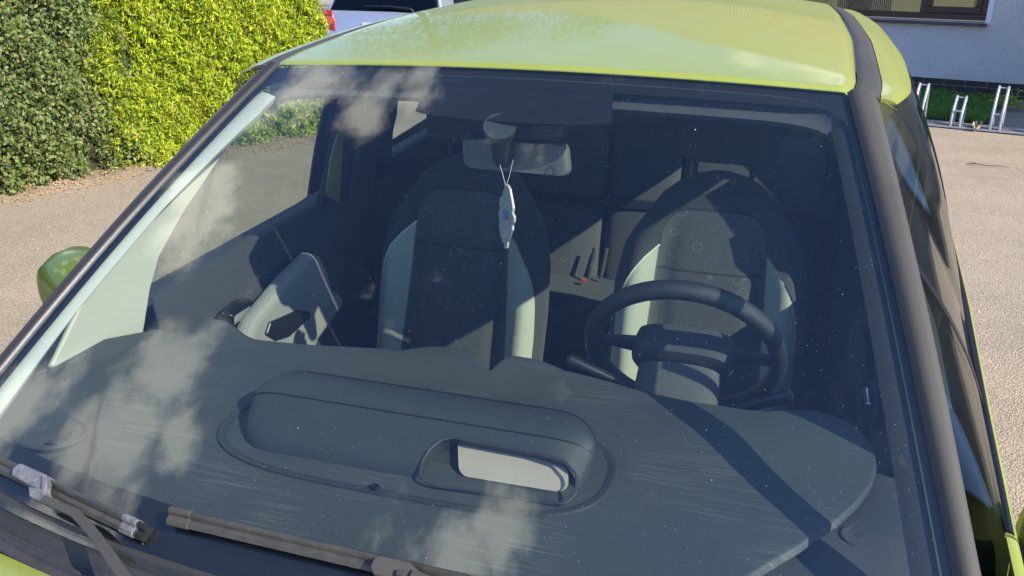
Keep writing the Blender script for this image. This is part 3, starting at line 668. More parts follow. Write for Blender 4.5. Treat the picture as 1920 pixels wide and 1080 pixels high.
b = MB(); b.sheet(lambda s, t: Pf(*fritmap(s*.99999, t), -.0055), 320, 3)
def frit_mat():
    m, nt, b = mat('ceramic_border'); b.inputs['Base Color'].default_value = (.008, .008, .009, 1); b.inputs['Roughness'].default_value = .5; return m
M['frit'] = frit_mat()
b.build('ceramic_border', M['frit'], ws)
# sensor patch
b = MB(); b.sheet(lambda s, t: Pf(lerp(lerp(-.335, -.315, t), lerp(.285, .305, t), s), lerp(.035, .135+.016*math.sin(s*3.14)**.5, t), -.0062), 24, 8); b.build('sensor_patch', M['frit'], ws)
for i in range(0): pass

# ---- roof
def roofz(y): return .095*(1-math.exp(-max(y, 0)/.85)) - .9*max(0, y-1.45)**2
def roof(u, y0):   # u -1..1, y0 distance behind the edge
    p = P(u, 0); hw = interp(y0, [0, .1, .6, 1.2, 1.6], [.577, .588, .600, .590, .565])
    y = p.y*(1-min(1, y0/1.2)) + y0
    return Vector((u*hw, y, 1.453 + roofz(y0) + (1-u*u)*lerp(.022, .042, min(1, y0/.8))))
def rf_(s, t):
    y0 = 1.68*t**1.2; p = roof(-1+2*s, y0)
    if t < .012: p.z -= .007*(1-t/.012)**2; p.y += .002
    e = abs(-1+2*s)
    if e > .98: p.z -= .010*(e-.98)/.02
    return p
b = MB(); b.sheet(rf_, 90, 90, .003); b.build('roof', M['paint'], car)
b = MB(); b.sheet(lambda s, t: (lambda p: Vector((p.x, p.y, p.z-.035)))(roof((-1+2*s)*.97, .04+1.6*t)), 20, 20, .004); b.build('headliner', M['paleblue'], car)

def sgn(s): return [(s, lambda p, s=s: Vector((p.x*s, p.y, p.z)))][0][1]
def shx(y): return interp(y, [-2, -1.6, -1.2, -.9, -.63, -.34, .1, .67, 1.11, 1.6, 2.0], [.70, .77, .80, .80, .805, .82, .855, .885, .89, .86, .78])
def shz(y, s): return interp(y, [-2, -1.6, -1.2, -.9, -.63, -.34, .1, .67, 1.11, 1.6, 2.0], [.66, .79, .87, .915, .955, .985, 1.005, 1.045, 1.085, 1.14, 1.15]) + (.042 if s > 0 else -.055)
def zlow(y):
    z = .21
    for yc in (-1.22, 1.22):
        d = abs(y-yc)
        if d < .35: z = max(z, .29+math.sqrt(.35**2-d*d))
    return z
def side_panel(s, ya, yb, name, parent, nv=14, ny=30):
    b = MB()
    def f(u, v):
        y = lerp(ya, yb, u); X = shx(y); Z = shz(y, s); zl = zlow(y)
        q = v
        if q < .2: k = q/.2; x = X-.016*(1-k)**1.5; z = Z-.010*k*k
        else: k = (q-.2)/.8; z = lerp(Z-.010, zl, k); h = (Z-z)/(Z-.21); x = X + .012*math.sin(h*3.3) - .05*h*h
        return Vector((x*s, y, z))
    b.sheet(f, ny, 30, .006, flip=(s > 0)); return b.build(name, M['paint'], parent)
doors = {}
for s in (-1, 1):
    sp = sgn(s)
    side_panel(s, -1.93, -.628, 'front_wing', car)
    d = side_panel(s, -.622, .452, 'front_door', car); doors[s] = d
    d2 = side_panel(s, .458, 1.22, 'rear_door', car); side_panel(s, 1.226, 1.95, 'rear_wing', car)
    for dd, y in ((d, .28), (d2, 1.02)):
        b = MB(); X = shx(y)+.018
        b.tube([sp(Vector((X-.03, y-.10, .83))), sp(Vector((X+.022, y-.085, .832))), sp(Vector((X+.028, y, .835))), sp(Vector((X+.022, y+.085, .838))), sp(Vector((X-.03, y+.10, .84)))], .012, 10); b.build('handle', M['paint'], dd)
    # roof strip (rubber in the roof ditch) and pillar trim
    def ditch(t): 
        y0 = lerp(-.02, 1.62, t); return interp(y0, [0, .1, .6, 1.2, 1.6], [.577, .588, .600, .590, .565]), y0, 1.449+roofz(y0)
    def strip(u, v):
        x, y, z = ditch(v); wd = lerp(.046, .034, v); k = u*2-1
        return sp(Vector((x+.002+wd*u, y, z+.005*(1-k**4)-.004-.006*u)))
    b = MB(); b.sheet(strip, 8, 60, .006, flip=(s < 0)); b.build('roof_strip', M['rubber'], car)
    def ptrim(u, v):
        p = P(s*1.0, v*1.06); n = PN(s*.98, v*1.06); wd = lerp(.038, .017, min(1, v*1.2)) if s > 0 else lerp(.020, .013, min(1, v*1.5)); side = Vector((s, 0, -.12)).normalized()
        k = u*2-1; h = (.010 if s > 0 else .006)*(1-k**4)
        q = p + side*(wd*u-.001) + n*(h-.002)
        if v < .06: q += Vector((-s*.010*(1-v/.06)*0, 0, 0))
        return q
    b = MB(); b.sheet(ptrim, 10, 50, .008, flip=(s < 0)); b.build('pillar_trim', M['rubber' if s > 0 else 'rubberdark'], car)
    if s < 0: b = MB(); b.tube([ptrim(.42, v)+Vector((0, 0, .001)) for v in np.linspace(.02, .98, 40)], .0022, 6); b.build('trim_highlight', M['rubber'], car)  # thin tan line drawn as a highlight along the left trim
    b = MB(); b.tube([Pf(s*.996, v, .002) for v in np.linspace(.005, 1.02, 30)], .0045, 8); b.build('glass_seal', M['black'], car)
    # side rail, body coloured, from the ditch out to the window top
    def rail(u, v):
        y = lerp(-.012, 1.62, v); x0, _, z0 = ditch((y+.02)/1.64); x0 += lerp(.048, .036, v)
        wd = interp(y, [-.07, .0, .15, .3, .8, 1.3, 1.62], [.010, .030, .055, .068, .09, .11, .115]); dz = interp(y, [-.07, 0, .15, .3, .8, 1.62], [.004, .010, .022, .035, .06, .09])
        a = u*1.35
        return sp(Vector((x0+wd*math.sin(a)/math.sin(1.35), y, z0-.008-dz*(1-math.cos(a))/(1-math.cos(1.35)))))
    b = MB(); b.sheet(rail, 12, 50, .006, flip=(s < 0)); b.build('roof_rail', M['paint'], car)
    # upper window line: along the pillar then under the rail
    def wtop(y):
        if y < -.08:
            v = -y/.80; p = P(1, v); q = Vector((p.x+(lerp(.038, .017, min(1, v*1.2)) if s > 0 else lerp(.020, .013, min(1, v*1.5)))+.001, y, p.z-.012)); return q
        r = rail(1, max(0, (min(y, 1.62)+.012)/1.632)); k = min(1, (y+.08)/.06)
        p = P(1, .1); q0 = Vector((p.x+(.037 if s > 0 else .021), -.08, p.z-.012)); r = Vector((abs(r.x)-.003, y, r.z+.001))
        return q0.lerp(r, k) if k < 1 else r
    def wbot(y): return Vector((shx(y)-.015, y, shz(y, s)-.004))
    def wsheet(ya, yb, nm, m_, bulge=.014, inset=0, nu=30):
        b = MB()
        def f(u, v):
            y = lerp(ya, yb, u); a = wtop(y); c = wbot(y); q = a.lerp(c, v); q.x += bulge*math.sin(math.pi*v)-inset; return sp(q)
        b.sheet(f, nu, 12, .004, flip=(s < 0)); return b.build(nm, m_, car)
    B0, B1, B2 = (.39, .50, 1.17) if s > 0 else (.585, .72, 1.50)
    wsheet(-.62, -.335, 'quarter_window', M['sideglass']); wsheet(-.315, B0, 'front_side_window', M['sideglass'], inset=.003); wsheet(B1, B2, 'rear_side_window', M['sideglass'], inset=.003)
    for ya, yb in ((-.335, -.315), (B0, B1), (B2, 1.62)): 
        wsheet(ya, yb, 'window_post', M['black'], inset=-.001, nu=3 if yb-ya < .2 else 10)
    b = MB(); b.tube([sp(wbot(y)+Vector((.004, 0, .002))) for y in np.linspace(-.62, 1.6, 40)], .006, 8); b.build('belt_seal', M['black'], car)
    # interior: pillar trims, door card, belt
    PX = .70
    def lean(x, y, c=-1.04): q = onpl(x, y, (1, 0, -.311), c); return Vector((q.x*-s, q.y, q.z))
    main = [(168, 540), (97, 687), (120, 700), (268, 660), (268, 634), (283, 540), (300, 480), (344, 400), (437, 259), (485, 218), (500, 196), (492, 185), (437, 237), (296, 370)]
    pts = [lean(x, y) for x, y in main]
    if s > 0:
        for i in (0, 1, 2, 13): pts[i].y += .13; pts[i].x += .0
    b = MB(); b.prism(pts, (s*.014, 0, -.004)); o = b.build('inner_pillar', M['pale'], car, smooth=False); mods(o, .005, 3, angle=60)
    b = MB(); b.prism([p+Vector((s*.017, 0, -.004)) for p in pts], (s*.005, 0, 0)); b.build('pillar_backing', M['black'], car, smooth=False)
    if s < 0:
        gk = [(170, 530), (97, 687), (60, 700), (140, 565), (215, 450), (296, 370)]
        pts = [lean(x, y, -1.052) for x, y in gk]
        b = MB(); b.prism(pts, (s*.01, 0, 0)); b.build('quarter_seal', M['interior'], car, smooth=False)
    # forward pillar cover under the glass
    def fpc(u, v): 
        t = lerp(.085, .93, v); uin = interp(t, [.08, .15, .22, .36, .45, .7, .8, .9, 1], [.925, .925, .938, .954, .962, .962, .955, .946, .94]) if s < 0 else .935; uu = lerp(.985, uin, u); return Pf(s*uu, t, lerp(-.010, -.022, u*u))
    b = MB(); b.sheet(fpc, 6, 40, .012, flip=(s < 0)); b.build('forward_pillar_cover', M['interior'] if s > 0 else M['pale2'], car)  # right cover coloured dark to stand for shade, left one stays pale
    def card(u, v):
        y = lerp(-.30, 1.60, u); zb = interp(y, [-.5, -.28, .4, .87, 1.27, 1.6], [1.005, 1.014, 1.036, 1.064, 1.082, 1.09])
        if v < .2: k = v/.2; return sp(Vector((lerp(.79, .722, k), y, zb-.012*(1-k))))
        k = (v-.2)/.8; return sp(Vector((.722-.035*min(1, k*3)-.0*k, y, lerp(zb, .34, k))))
    b = MB(); b.sheet(card, 40, 24, .006, flip=(s < 0)); b.build('door_card', M['door_card'], doors[s])
    def pX(poly, x, m_, nm, th=.03, par=car, bv=.004, lean_=0, dy=0):
        pts = [onpl(a, c, (1, 0, -lean_), -x-lean_*1.04) for a, c in poly]; pts = [Vector((-q.x*s, min(q.y+dy, 1.52), min(q.z, 1.40))) for q in pts]; b = MB(); b.prism(pts, (s*th, 0, 0)); o = b.build(nm, m_, par, smooth=False); mods(o, bv, 3, angle=60); return o
    dB = -.02 if s > 0 else 0
    pX([(602, 388), (616, 330), (652, 155), (750, 158), (745, 215), (738, 245), (735, 290), (735, 420), (602, 420)], .705, M['interior'], 'door_pillar', .02, lean_=.28, dy=dB)
    pX([(658, 384), (664, 330), (676, 240), (690, 165), (722, 165), (708, 240), (694, 330), (686, 378)], .685, M['paleblue'], 'pillar_cover', .012, lean_=.28, dy=dB)
    pX([(612, 366), (620, 300), (634, 250), (646, 250), (642, 300), (637, 380)], .70, M['paint'], 'door_frame', .004, lean_=.28, dy=dB)
    pX([(828, 262), (832, 236), (848, 165), (1000, 150), (1000, 420), (812, 420)], .71, M['interior'], 'rear_pillar', .02, lean_=.25, dy=(.03 if s > 0 else 0))
    arm = [(462, 640), (480, 600), (545, 520), (590, 475), (606, 480), (618, 508), (626, 540), (648, 556), (646, 575), (600, 640), (590, 670), (470, 668)]
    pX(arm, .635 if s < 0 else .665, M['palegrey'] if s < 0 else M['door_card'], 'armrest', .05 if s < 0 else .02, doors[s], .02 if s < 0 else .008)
    pX([(500, 628), (508, 605), (560, 582), (582, 584), (585, 595), (545, 632), (520, 640)], .628, M['black'], 'window_switch', .02, doors[s], .006)
    q = onX(437, 592, -.686); b = MB()
    b.rings([[sp(Vector((.686-h, q.y+a*k*math.cos(t), q.z+c*k*math.sin(t)+.12*0)))for t in np.linspace(0, 6.2832, 25)[:-1]] for a, c, k, h in ((.075, .034, 1, 0), (.075, .034, 1, .006), (.062, .024, 1, .004), (.05, .018, 1, -.01))]); b.build('handle_bowl', M['black'], doors[s])
    b = MB(); b.box(sp(Vector((.676, q.y+.01, q.z))), (.014, .07, .026)); o = b.build('inner_handle', M['chrome'], doors[s], smooth=False); mods(o, .004, 3)
    # seat belt webbing
    b = MB(); b.tube([sp(Vector(p)) for p in ((.625, .56, 1.33), (.63, .55, 1.1), (.64, .52, .8), (.645, .50, .4))], .022, 8, flat=.06, up=(1, 0, 0)); b.build('seat_belt', M['interior'], car)
    # grab handle
    b = MB(); b.tube([sp(Vector(p)) for p in ((.60, .10, 1.40), (.575, .12, 1.375), (.57, .20, 1.37), (.575, .28, 1.375), (.60, .30, 1.40))], .009, 8); b.build('grab_handle', M['paleblue'], car)
    # door mirror
    mpz = lambda x, y, z: sp(Vector((x, y, z)))
    cx, cy, cz = (.945, -.50, .925) if s > 0 else (.895, -.31, 1.012)
    b = MB(); rr = []
    for i, (yy, a, c) in enumerate(((-.070, .03, .02), (-.064, .06, .045), (-.04, .088, .066), (0, .102, .078), (.042, .102, .078), (.047, .098, .074), (.043, .085, .062), (.034, .083, .06))):
        rr.append([mpz(cx + a*abs(math.cos(t))**.88*(1 if math.cos(t) > 0 else -1), cy+yy + .02*math.cos(t), cz + c*abs(math.sin(t))**.88*(1 if math.sin(t) > 0 else -1)) for t in np.linspace(0, 6.2832, 33)[:-1]])
    b.rings(rr); dm = b.build('door_mirror', M['dark_reflect_paint'], car)
    b = MB(); b.prism([mpz(cx + .079*math.cos(t), cy+.039+.018*math.cos(t), cz + .057*math.sin(t)) for t in np.linspace(0, 6.2832, 25)[:-1]], (0, -.003, 0)); b.build('mirror_glass', M['mirror'], dm)
    b = MB(); b.rings([[mpz(x, y+.035*k*math.cos(t), z+.028*k*math.sin(t)) for t in np.linspace(0, 6.2832, 17)[:-1]] for x, y, z, k in ((.77, cy-.03, cz-.05, 1.5), (.80, cy-.03, cz-.045, 1.2), (cx-.10, cy-.015, cz-.03, 1), (cx-.05, cy, cz-.015, 1.1))]); b.build('mirror_foot', M['black'], dm)
    # wheels
    for y in (-1.22, 1.22):
        b = MB(); b.rings([[sp(Vector((x, y+r*math.cos(t), .31+r*math.sin(t)))) for t in np.linspace(0, 6.2832, 41)[:-1]] for x, r in ((.62, .22), (.62, .30), (.66, .31), (.80, .31), (.815, .295), (.815, .21))]); wh = b.build('wheel', M['tyre'], car)
        b = MB(); b.rings([[sp(Vector((x, y+r*math.cos(t), .31+r*math.sin(t)))) for t in np.linspace(0, 6.2832, 41)[:-1]] for x, r in ((.79, .21), (.818, .208), (.80, .19), (.79, .06), (.81, .045))])
        for k in range(5):
            a = k*1.2566; b.tube([sp(Vector((.803, y+.03*math.cos(a), .31+.03*math.sin(a)))), sp(Vector((.812, y+.20*math.cos(a), .31+.20*math.sin(a))))], [.022, .016], 8)
        b.build('rim', M['alloy'], wh)
# ---- cowl, bonnet, front, rear, floor
def yb(x): return -.985+.25*x*x
def cowl(u, v):
    uu = -1+2*u; p = P(uu, 1.015); x = p.x; y1 = yb(x); y = lerp(p.y, y1, v); z = lerp(p.z+.004, .885-.05*x*x*0, v)
    z += .010*math.exp(-((v-.10)/.06)**2) - .022*math.sin(math.pi*v)**2 + .012*math.exp(-((v-.62)/.10)**2)
    return Vector((x, y, z))
b = MB(); b.sheet(cowl, 70, 24, .005, flip=True); b.build('cowl', M['cowl'], car)
def bonnet(u, v):
    k = -1+2*u; y0 = yb(k*.76)-.006; y = lerp(y0, -1.86-.10*(1-k*k), v); X = shx(y)-.018; x = k*X
    z = lerp(.893, .70, v**1.6) + .020*(1-k*k)*(1-.3*v); zs = shz(y, k)
    z = lerp(z, zs+.0, abs(k)**6)
    if v < .02: z -= .006*(1-v/.02)
    return Vector((x, y, z))
b = MB(); b.sheet(bonnet, 50, 40, .005, flip=True); b.build('bonnet', M['paint'], car)
b = MB(); b.sheet(lambda u, v: Vector(((-1+2*u)*interp(v, [0, .5, 1], [.66, .76, .74]), -1.93-.10*(1-(-1+2*u)**2)-.05*math.sin(math.pi*v), lerp(.70, .22, v))), 30, 12, .006); b.build('front_bumper', M['paint'], car)
for s in (-1, 1):
    b = MB(); b.rings([[Vector((s*(.60+r*1.3*math.cos(t)), -1.955+.03*abs(math.cos(t))+h, .66+r*.75*math.sin(t))) for t in np.linspace(0, 6.2832, 25)[:-1]] for r, h in ((.10, .04), (.10, -.01), (.07, -.03), (.02, -.035))]); b.build('headlight', M['white_lens'], car)
b = MB(); b.sheet(lambda u, v: Vector(((-1+2*u)*lerp(.58, .80, min(1, v*1.6)), interp(v, [0, .4, 1], [1.64, 1.90, 1.97])-.05*(-1+2*u)**2, interp(v, [0, .4, 1], [1.50, 1.08, .25]))), 20, 20, .006); b.build('tailgate', M['paint'], car)
b = MB(); b.sheet(lambda u, v: Vector(((-1+2*u)*lerp(.52, .60, v), lerp(1.69, 1.865, v)-.05*(-1+2*u)**2+.012, lerp(1.44, 1.14, v))), 16, 8, .004); b.build('rear_window', M['darkglass'], car)
b = MB(); b.box((0, .35, .24), (1.5, 3.1, .04)); b.box((0, -.52, .55), (1.45, .04, .6)); b.box((0, 1.72, .62), (1.4, .03, .72)); b.box((0, 1.50, .86), (1.36, .42, .03)); b.build('floor', M['interior'], car, smooth=False)

# ---- header trim behind the glass
def header(u, v):
    uu = lerp(-.965, .965, u); c = .085*abs(uu)**16
    return Pf(uu, lerp(.012, .063, v)+c, lerp(-.010, -.038, v**.7)-.004*math.sin(v*3.14))
b = MB(); b.sheet(header, 60, 8, .01); b.build('header_trim', M['paleblue'], car)
for s in (-1, 1):
    b = MB(); b.sheet(lambda u, v: Vector((s*lerp(.14, .52, u), .03+.16*v, 1.412+.012*v)), 10, 6, .012); o = b.build('sun_visor', M['paleblue'], car)

# ---- dashboard
def dedge(pts, z): 
    q = [onZ(x, y, z) for x, y in pts]; q.sort(key=lambda p: p.x); return [p.x for p in q], [p.y for p in q]
rear_px = [(290, 636), (300, 612), (335, 603), (370, 600), (405, 603), (430, 610), (460, 630), (480, 637), (600, 645), (700, 650), (760, 655), (790, 651), (820, 650), (850, 653), (870, 657), (895, 668), (912, 688), (925, 692), (940, 681), (965, 672), (1010, 678), (1060, 697), (1100, 705), (1150, 716), (1200, 730), (1300, 754), (1400, 775), (1440, 778), (1470, 773), (1500, 770), (1530, 772), (1560, 780), (1600, 800), (1632, 835), (1645, 870)]
RX, RY = dedge(rear_px, .94)
front_px = [(290, 640), (245, 670), (205, 715), (182, 770), (170, 850)]
fr_px = [(1400, 1080), (1500, 1030), (1570, 985), (1608, 950), (1635, 915), (1645, 875)]
FX1, FY1 = dedge(front_px, .94); FX2, FY2 = dedge(fr_px, .94)
def glass_y(x): return P(max(-.99, min(.99, x/.735)), .985).y
FX = FX1 + [-.42, -.2, 0, .2, .36] + FX2; FY = FY1 + [glass_y(x) for x in (-.42, -.2, 0, .2, .36)] + FY2
order = sorted(range(len(FX)), key=lambda i: FX[i]); FX = [FX[i] for i in order]; FY = [FY[i] for i in order]
def padz(x, y):
    z = .945 - .055*max(0, min(1, (-.60-y)/.33))**1.5
    z += .010*math.exp(-((x+.02)**2/.012+(y+.22)**2/.0016)) + .008*math.exp(-((x-.16)**2/.006+(y+.21)**2/.0016)) - .012*math.exp(-((x+.05)**2/.06+(y+.34)**2/.004))
    z += .012*math.exp(-((x+.60)**2/.01+(y+.27)**2/.003)) + .014*math.exp(-((x-.50)**2/.02+(y+.36)**2/.01))
    return z
XA, XB = max(RX[0], FX[0])+.003, min(RX[-1], FX[-1])-.003
def pad(u, v):
    x = lerp(XA, XB, u); y0 = interp(x, FX, FY); y1 = max(interp(x, RX, RY), y0+.004); y = lerp(y0, y1, v); z = padz(x, y)
    e = min((y1-y), .02); z -= .010*(1-e/.02)**2
    e = min(y-y0, .012) if (x < FX1[-1] or x > FX2[0]) else .012; z -= .008*(1-max(e, 0)/.012)**2
    return Vector((x, y, z))
b = MB(); b.sheet(pad, 220, 90, .022); dash = b.build('dashboard', M['dashtop'], car)
def SB(x): return (.052 if x < 0 else .018)*max(0, min(1, (abs(x)-.52)/.15))**1.4
def dbase(u, v):
    x = lerp(-.735, .735, u); y0 = glass_y(x)+.004; y1 = interp(x, [-.735, -.70, -.60, -.3, 0, .3, .60, .70, .735], [-.40, -.36, -.26, -.24, -.22, -.28, -.36, -.40, -.42])
    y1 -= .03
    if v < .8: k = v/.8; y = lerp(y0, y1, k); z = .918 - .055*max(0, min(1, (-.60-y)/.33))**1.5 + SB(x)
    else: k = (v-.8)/.2; y = y1+.05*math.sin(k*1.57); z = .918+SB(x)-.40*k
    return Vector((x, y, z))
b = MB(); b.sheet(dbase, 90, 60, .01); b.build('lower_dashboard', M['dash'], dash)
# tweeter dome, vents
c = onZ(1628, 1012, .925); b = MB()
b.rings([[c+Vector((.030*k*math.cos(t), .026*k*math.sin(t), h)) for t in np.linspace(0, 6.2832, 25)[:-1]] for k, h in ((1.25, -.004), (1.2, .004), (1.0, .004), (.85, .001), (.6, .004), (.2, .006))]); b.build('tweeter', M['pod'], dash)
c = onZ(95, 815, .935); b = MB(); b.tube([c+Vector((.062*math.cos(t), .048*math.sin(t), .004)) for t in np.linspace(0, 6.2832, 33)], .003, 6)
for i in range(4): b.tube([c+Vector((.018, -.024+i*.010, .004)), c+Vector((.040, -.018+i*.010, .008))], .002, 6)
b.build('air_vent', M['dash'], dash)
c = onZ(1570, 1062, .915); b = MB()
for i in range(16): b.box(c+Vector((-.03+i*.004, -.004*i*.2, .0)), (.0018, .06, .004))
b.build('defroster_grille', M['dash'], dash, smooth=False)
# instrument pod
pc, pa, pr = -.036, .215, .075
def podring(x):
    e = max(0, abs(x-pc)-pa)/pr; k = math.sqrt(max(1e-4, 1-min(1, e)**2)); kz = k**.32
    prof = [(-.655, .936), (-.652, .948), (-.640, .962), (-.618, .976), (-.594, .987), (-.578, .996), (-.568, 1.001), (-.55, 1.007), (-.53, 1.010), (-.505, 1.008), (-.490, 1.000), (-.482, .978), (-.480, .936)]
    prof = [(p[0], p[1]) for p in prof]
    out = []
    for y, z in prof: out.append(Vector((x, -.56+(y+.56)*(.45*k+.55*k), .936+(z-.936)*kz)))
    return out
xs = [pc+s_ for s_ in np.concatenate([-(pa+pr*np.sin(np.linspace(1.545, 0, 16))), np.linspace(-pa, pa, 24)[1:-1], pa+pr*np.sin(np.linspace(0, 1.545, 16))])]
b = MB(); b.rings([podring(x) for x in xs]); podo = b.build('instrument_pod', M['pod'], dash)
cut = [(787, 892), (790, 868), (803, 845), (825, 826), (850, 820), (1010, 850), (1060, 866), (1082, 892), (1080, 925), (1060, 945), (1000, 935), (900, 922), (820, 912), (797, 905)]
PNV = Vector((0, -.5, .866)); PD = PNV.dot(Vector((0, -.615, .977)))
cp = rounded_poly([onpl(x, y, PNV, PD) for x, y in cut], .006, 3)
cb = MB(); cb.prism([p+PNV*.03 for p in cp], -PNV*.062); co = cb.build('cutter', M['recess'], None, smooth=False)
bo = podo.modifiers.new('cut', 'BOOLEAN'); bo.operation = 'DIFFERENCE'; bo.object = co; bo.solver = 'EXACT'
bpy.context.view_layer.update(); dg = bpy.context.evaluated_depsgraph_get(); nm = bpy.data.meshes.new_from_object(podo.evaluated_get(dg)); podo.modifiers.clear(); podo.data = nm; bpy.data.objects.remove(co)
try: podo.data.set_sharp_from_angle(angle=R(40))
except Exception: pass
pan = [(858, 826), (1045, 864), (1066, 884), (1064, 908), (1045, 922), (870, 893), (860, 880)]
pp_ = rounded_poly([onpl(x, y, PNV, PD-.018) for x, y in pan], .008, 4)
b = MB(); b.prism(pp_, -PNV*.01); o = b.build('display_panel', M['screen'], podo, smooth=False)
b = MB(); rim = rounded_poly([onpl(x, y, PNV, PD+.001) for x, y in cut], .006, 3); b.tube(rim+[rim[0]], .0022, 6, cap=False); b.build('opening_rim', M['pod'], podo)
for (yy, zz, nm) in ((-.573, .9985, 'edge_shade_line'), (-.497, 1.0045, 'edge_shade_line')):  # thin dark lines added along the pod edges for shading contrast
    pts = []
    for x in xs[3:-3]:
        e = max(0, abs(x-pc)-pa)/pr; k = math.sqrt(max(1e-4, 1-min(1, e)**2)); pts.append(Vector((x, -.56+(yy+.56)*k, .936+(zz-.936)*k**.32+.0004)))
    b = MB(); b.tube(pts, .0012, 5); b.build(nm, M['black'], podo)
# pod base tray with rim
def cap_outline(grow, n=20, z=.95):
    out = []
    for t in np.linspace(0, 2*math.pi, 4*n+1)[:-1]:
        c_, s_ = math.cos(t), math.sin(t); x = pc + (pa+pr+grow)*abs(c_)**.55*(1 if c_ > 0 else -1); y = -.572 + (.098+grow)*abs(s_)**.7*(1 if s_ > 0 else -1); out.append(Vector((x, y, padz(x, y)+z)))
    return out
b = MB(); b.rings([cap_outline(.034, z=-.004), cap_outline(.032, z=.0035), cap_outline(.024, z=.0035), cap_outline(.018, z=-.0005), cap_outline(-.02, z=-.0005)], cap=False); b.build('pod_tray', M['pod'], dash)
c = onZ(703, 915, .94); b = MB(); b.rings([[c+Vector((.006*k*math.cos(t), .005*k*math.sin(t), h)) for t in np.linspace(0, 6.2832, 17)[:-1]] for k, h in ((1.4, .0), (1.2, .004), (.8, .004), (.6, .0))]); b.build('light_sensor', M['black'], dash)

# ---- steering wheel
WC = Vector((.333, -.12, .96)); WV = Vector((0, -math.sin(.477), math.cos(.477))); WX = Vector((1, 0, 0)); WNn = WX.cross(WV)
if WNn.y > 0: WNn = -WNn     # towards windshield
def wpt(a, r, h=0): return WC + WX*(r*math.cos(a)) + WV*(r*math.sin(a)) + WNn*h
b = MB(); n = 72; rr = []
for i in range(n):
    a = 2*math.pi*i/n; ro = (WX*math.cos(a)+WV*math.sin(a)); rr.append([wpt(a, .176) + ro*.0165*math.cos(t) + WNn*.019*math.sin(t) for t in np.linspace(0, 6.2832, 15)[:-1]])
k = len(rr[0]); b.add([p for r_ in rr for p in r_], [(i*k+j, i*k+(j+1) % k, ((i+1) % n)*k+(j+1) % k, ((i+1) % n)*k+j) for i in range(n) for j in range(k)])
sw = b.build('steering_wheel', M['wheelrim'], car)
b = MB(); b.rings([[WC+WX*(x*kx)+WV*(z*kx+.0)+WNn*h for x, z in [(.096*abs(math.cos(t))**.6*(1 if math.cos(t) > 0 else -1), .044*abs(math.sin(t))**.6*(1 if math.sin(t) > 0 else -1)) for t in np.linspace(0, 6.2832, 33)[:-1]]] for h, kx in ((-.035, .7), (-.03, .95), (-.005, 1), (.02, 1), (.032, .9), (.036, .5))]); b.build('hub_cover', M['door_card'], sw)
for a, a2 in ((.12, .05), (math.pi-.12, math.pi-.05), (-math.pi/2, -math.pi/2)):
    b = MB(); b.tube([wpt(a, .07, 0), wpt(a, .13, .004), wpt(a2, .174, 0)], [.026, .017, .015], 12, flat=.4, up=tuple(WNn)); b.build('spoke', M['wheelrim'], sw)
cvm = simple('column_plastic', (.085, .088, .085), .55, bump=1, bscale=500)
b = MB(); q0, q1 = WC+WNn*.045-WV*.01, WC+WNn*.20-WV*.035+Vector((.0, 0, -.01))
def crr(c, w, h): return [c+WX*(w*abs(math.cos(t))**.65*(1 if math.cos(t) > 0 else -1)) + WV*(h*abs(math.sin(t))**.65*(1 if math.sin(t) > 0 else -1)) for t in np.linspace(0, 6.2832, 33)[:-1]]
b.rings([crr(q0, .066, .03), crr(q0+WNn*.006, .078, .042), crr(q0.lerp(q1, .5), .080, .046), crr(q1, .082, .05)]); b.build('column_cover', cvm, car)
for a, c_ in (((.235, -.20, .915), (.131, -.21, .955)), ((.44, -.20, .895), (.532, -.21, .945))):
    a, c_ = Vector(a), Vector(c_); b = MB(); b.tube([a, a.lerp(c_, .5), a.lerp(c_, .8), c_, c_+(c_-a)*.04], [.008, .010, .013, .013, .008], 12); b.build('stalk', M['black'], car)

# ---- seats
def seat_back(name, xc, parent, m_, zb=.50, zt=1.165, W=None, Y=lambda z: .40+(z-.5)*.24, th=.10, bol=.05, front_uv=True, uvs_=.25):
    W = W or (lambda z: interp(z, [.50, .60, .75, .88, .97, 1.01, 1.06, 1.10, 1.135, 1.155, 1.165], [.225, .24, .245, .242, .226, .205, .170, .143, .10, .06, .02]))
    nz, nr = 64, 64; v = []; uv = []
    for j in range(nz+1):
        t = j/nz; z = zb+(zt-zb)*(1-(1-t)**1.25); w_ = W(z); y0 = Y(z); kt = min(1, (zt-z)/.05+.12)
        for i in range(nr):
            a = 2*math.pi*i/nr; c_, s_ = math.cos(a), math.sin(a)
            x = w_*abs(c_)**.75*(1 if c_ > 0 else -1); f = abs(x)/max(w_, .02)
            if s_ < 0: # front
                bl = bol*math.exp(-((f-.80)/.17)**2)*min(1, (1.08-z)/.15 if z > .93 else 1); edge = (1-f**6)**.5
                y = y0 - (th*.35*edge + max(0, bl))*kt - .012*(1-f*f)
                if bol: y += .016*math.exp(-((f-.50)/.07)**2)*min(1, max(0, (1.06-z)/.1))
            else: y = y0 + th*.65*abs(s_)**.6*kt
            v.append(Vector((x, y, z))); uv.append((x/uvs_ if (s_ < .02) else 3.0, (z-zb)/(zt-zb)))
    f = [(j*nr+i, j*nr+(i+1) % nr, (j+1)*nr+(i+1) % nr, (j+1)*nr+i) for j in range(nz) for i in range(nr)] + [tuple(reversed(range(nr))), tuple(nz*nr+i for i in range(nr))]
    o = link(name, v, f, m_, parent, True, uvs=uv); return o
b = MB(); fs = []
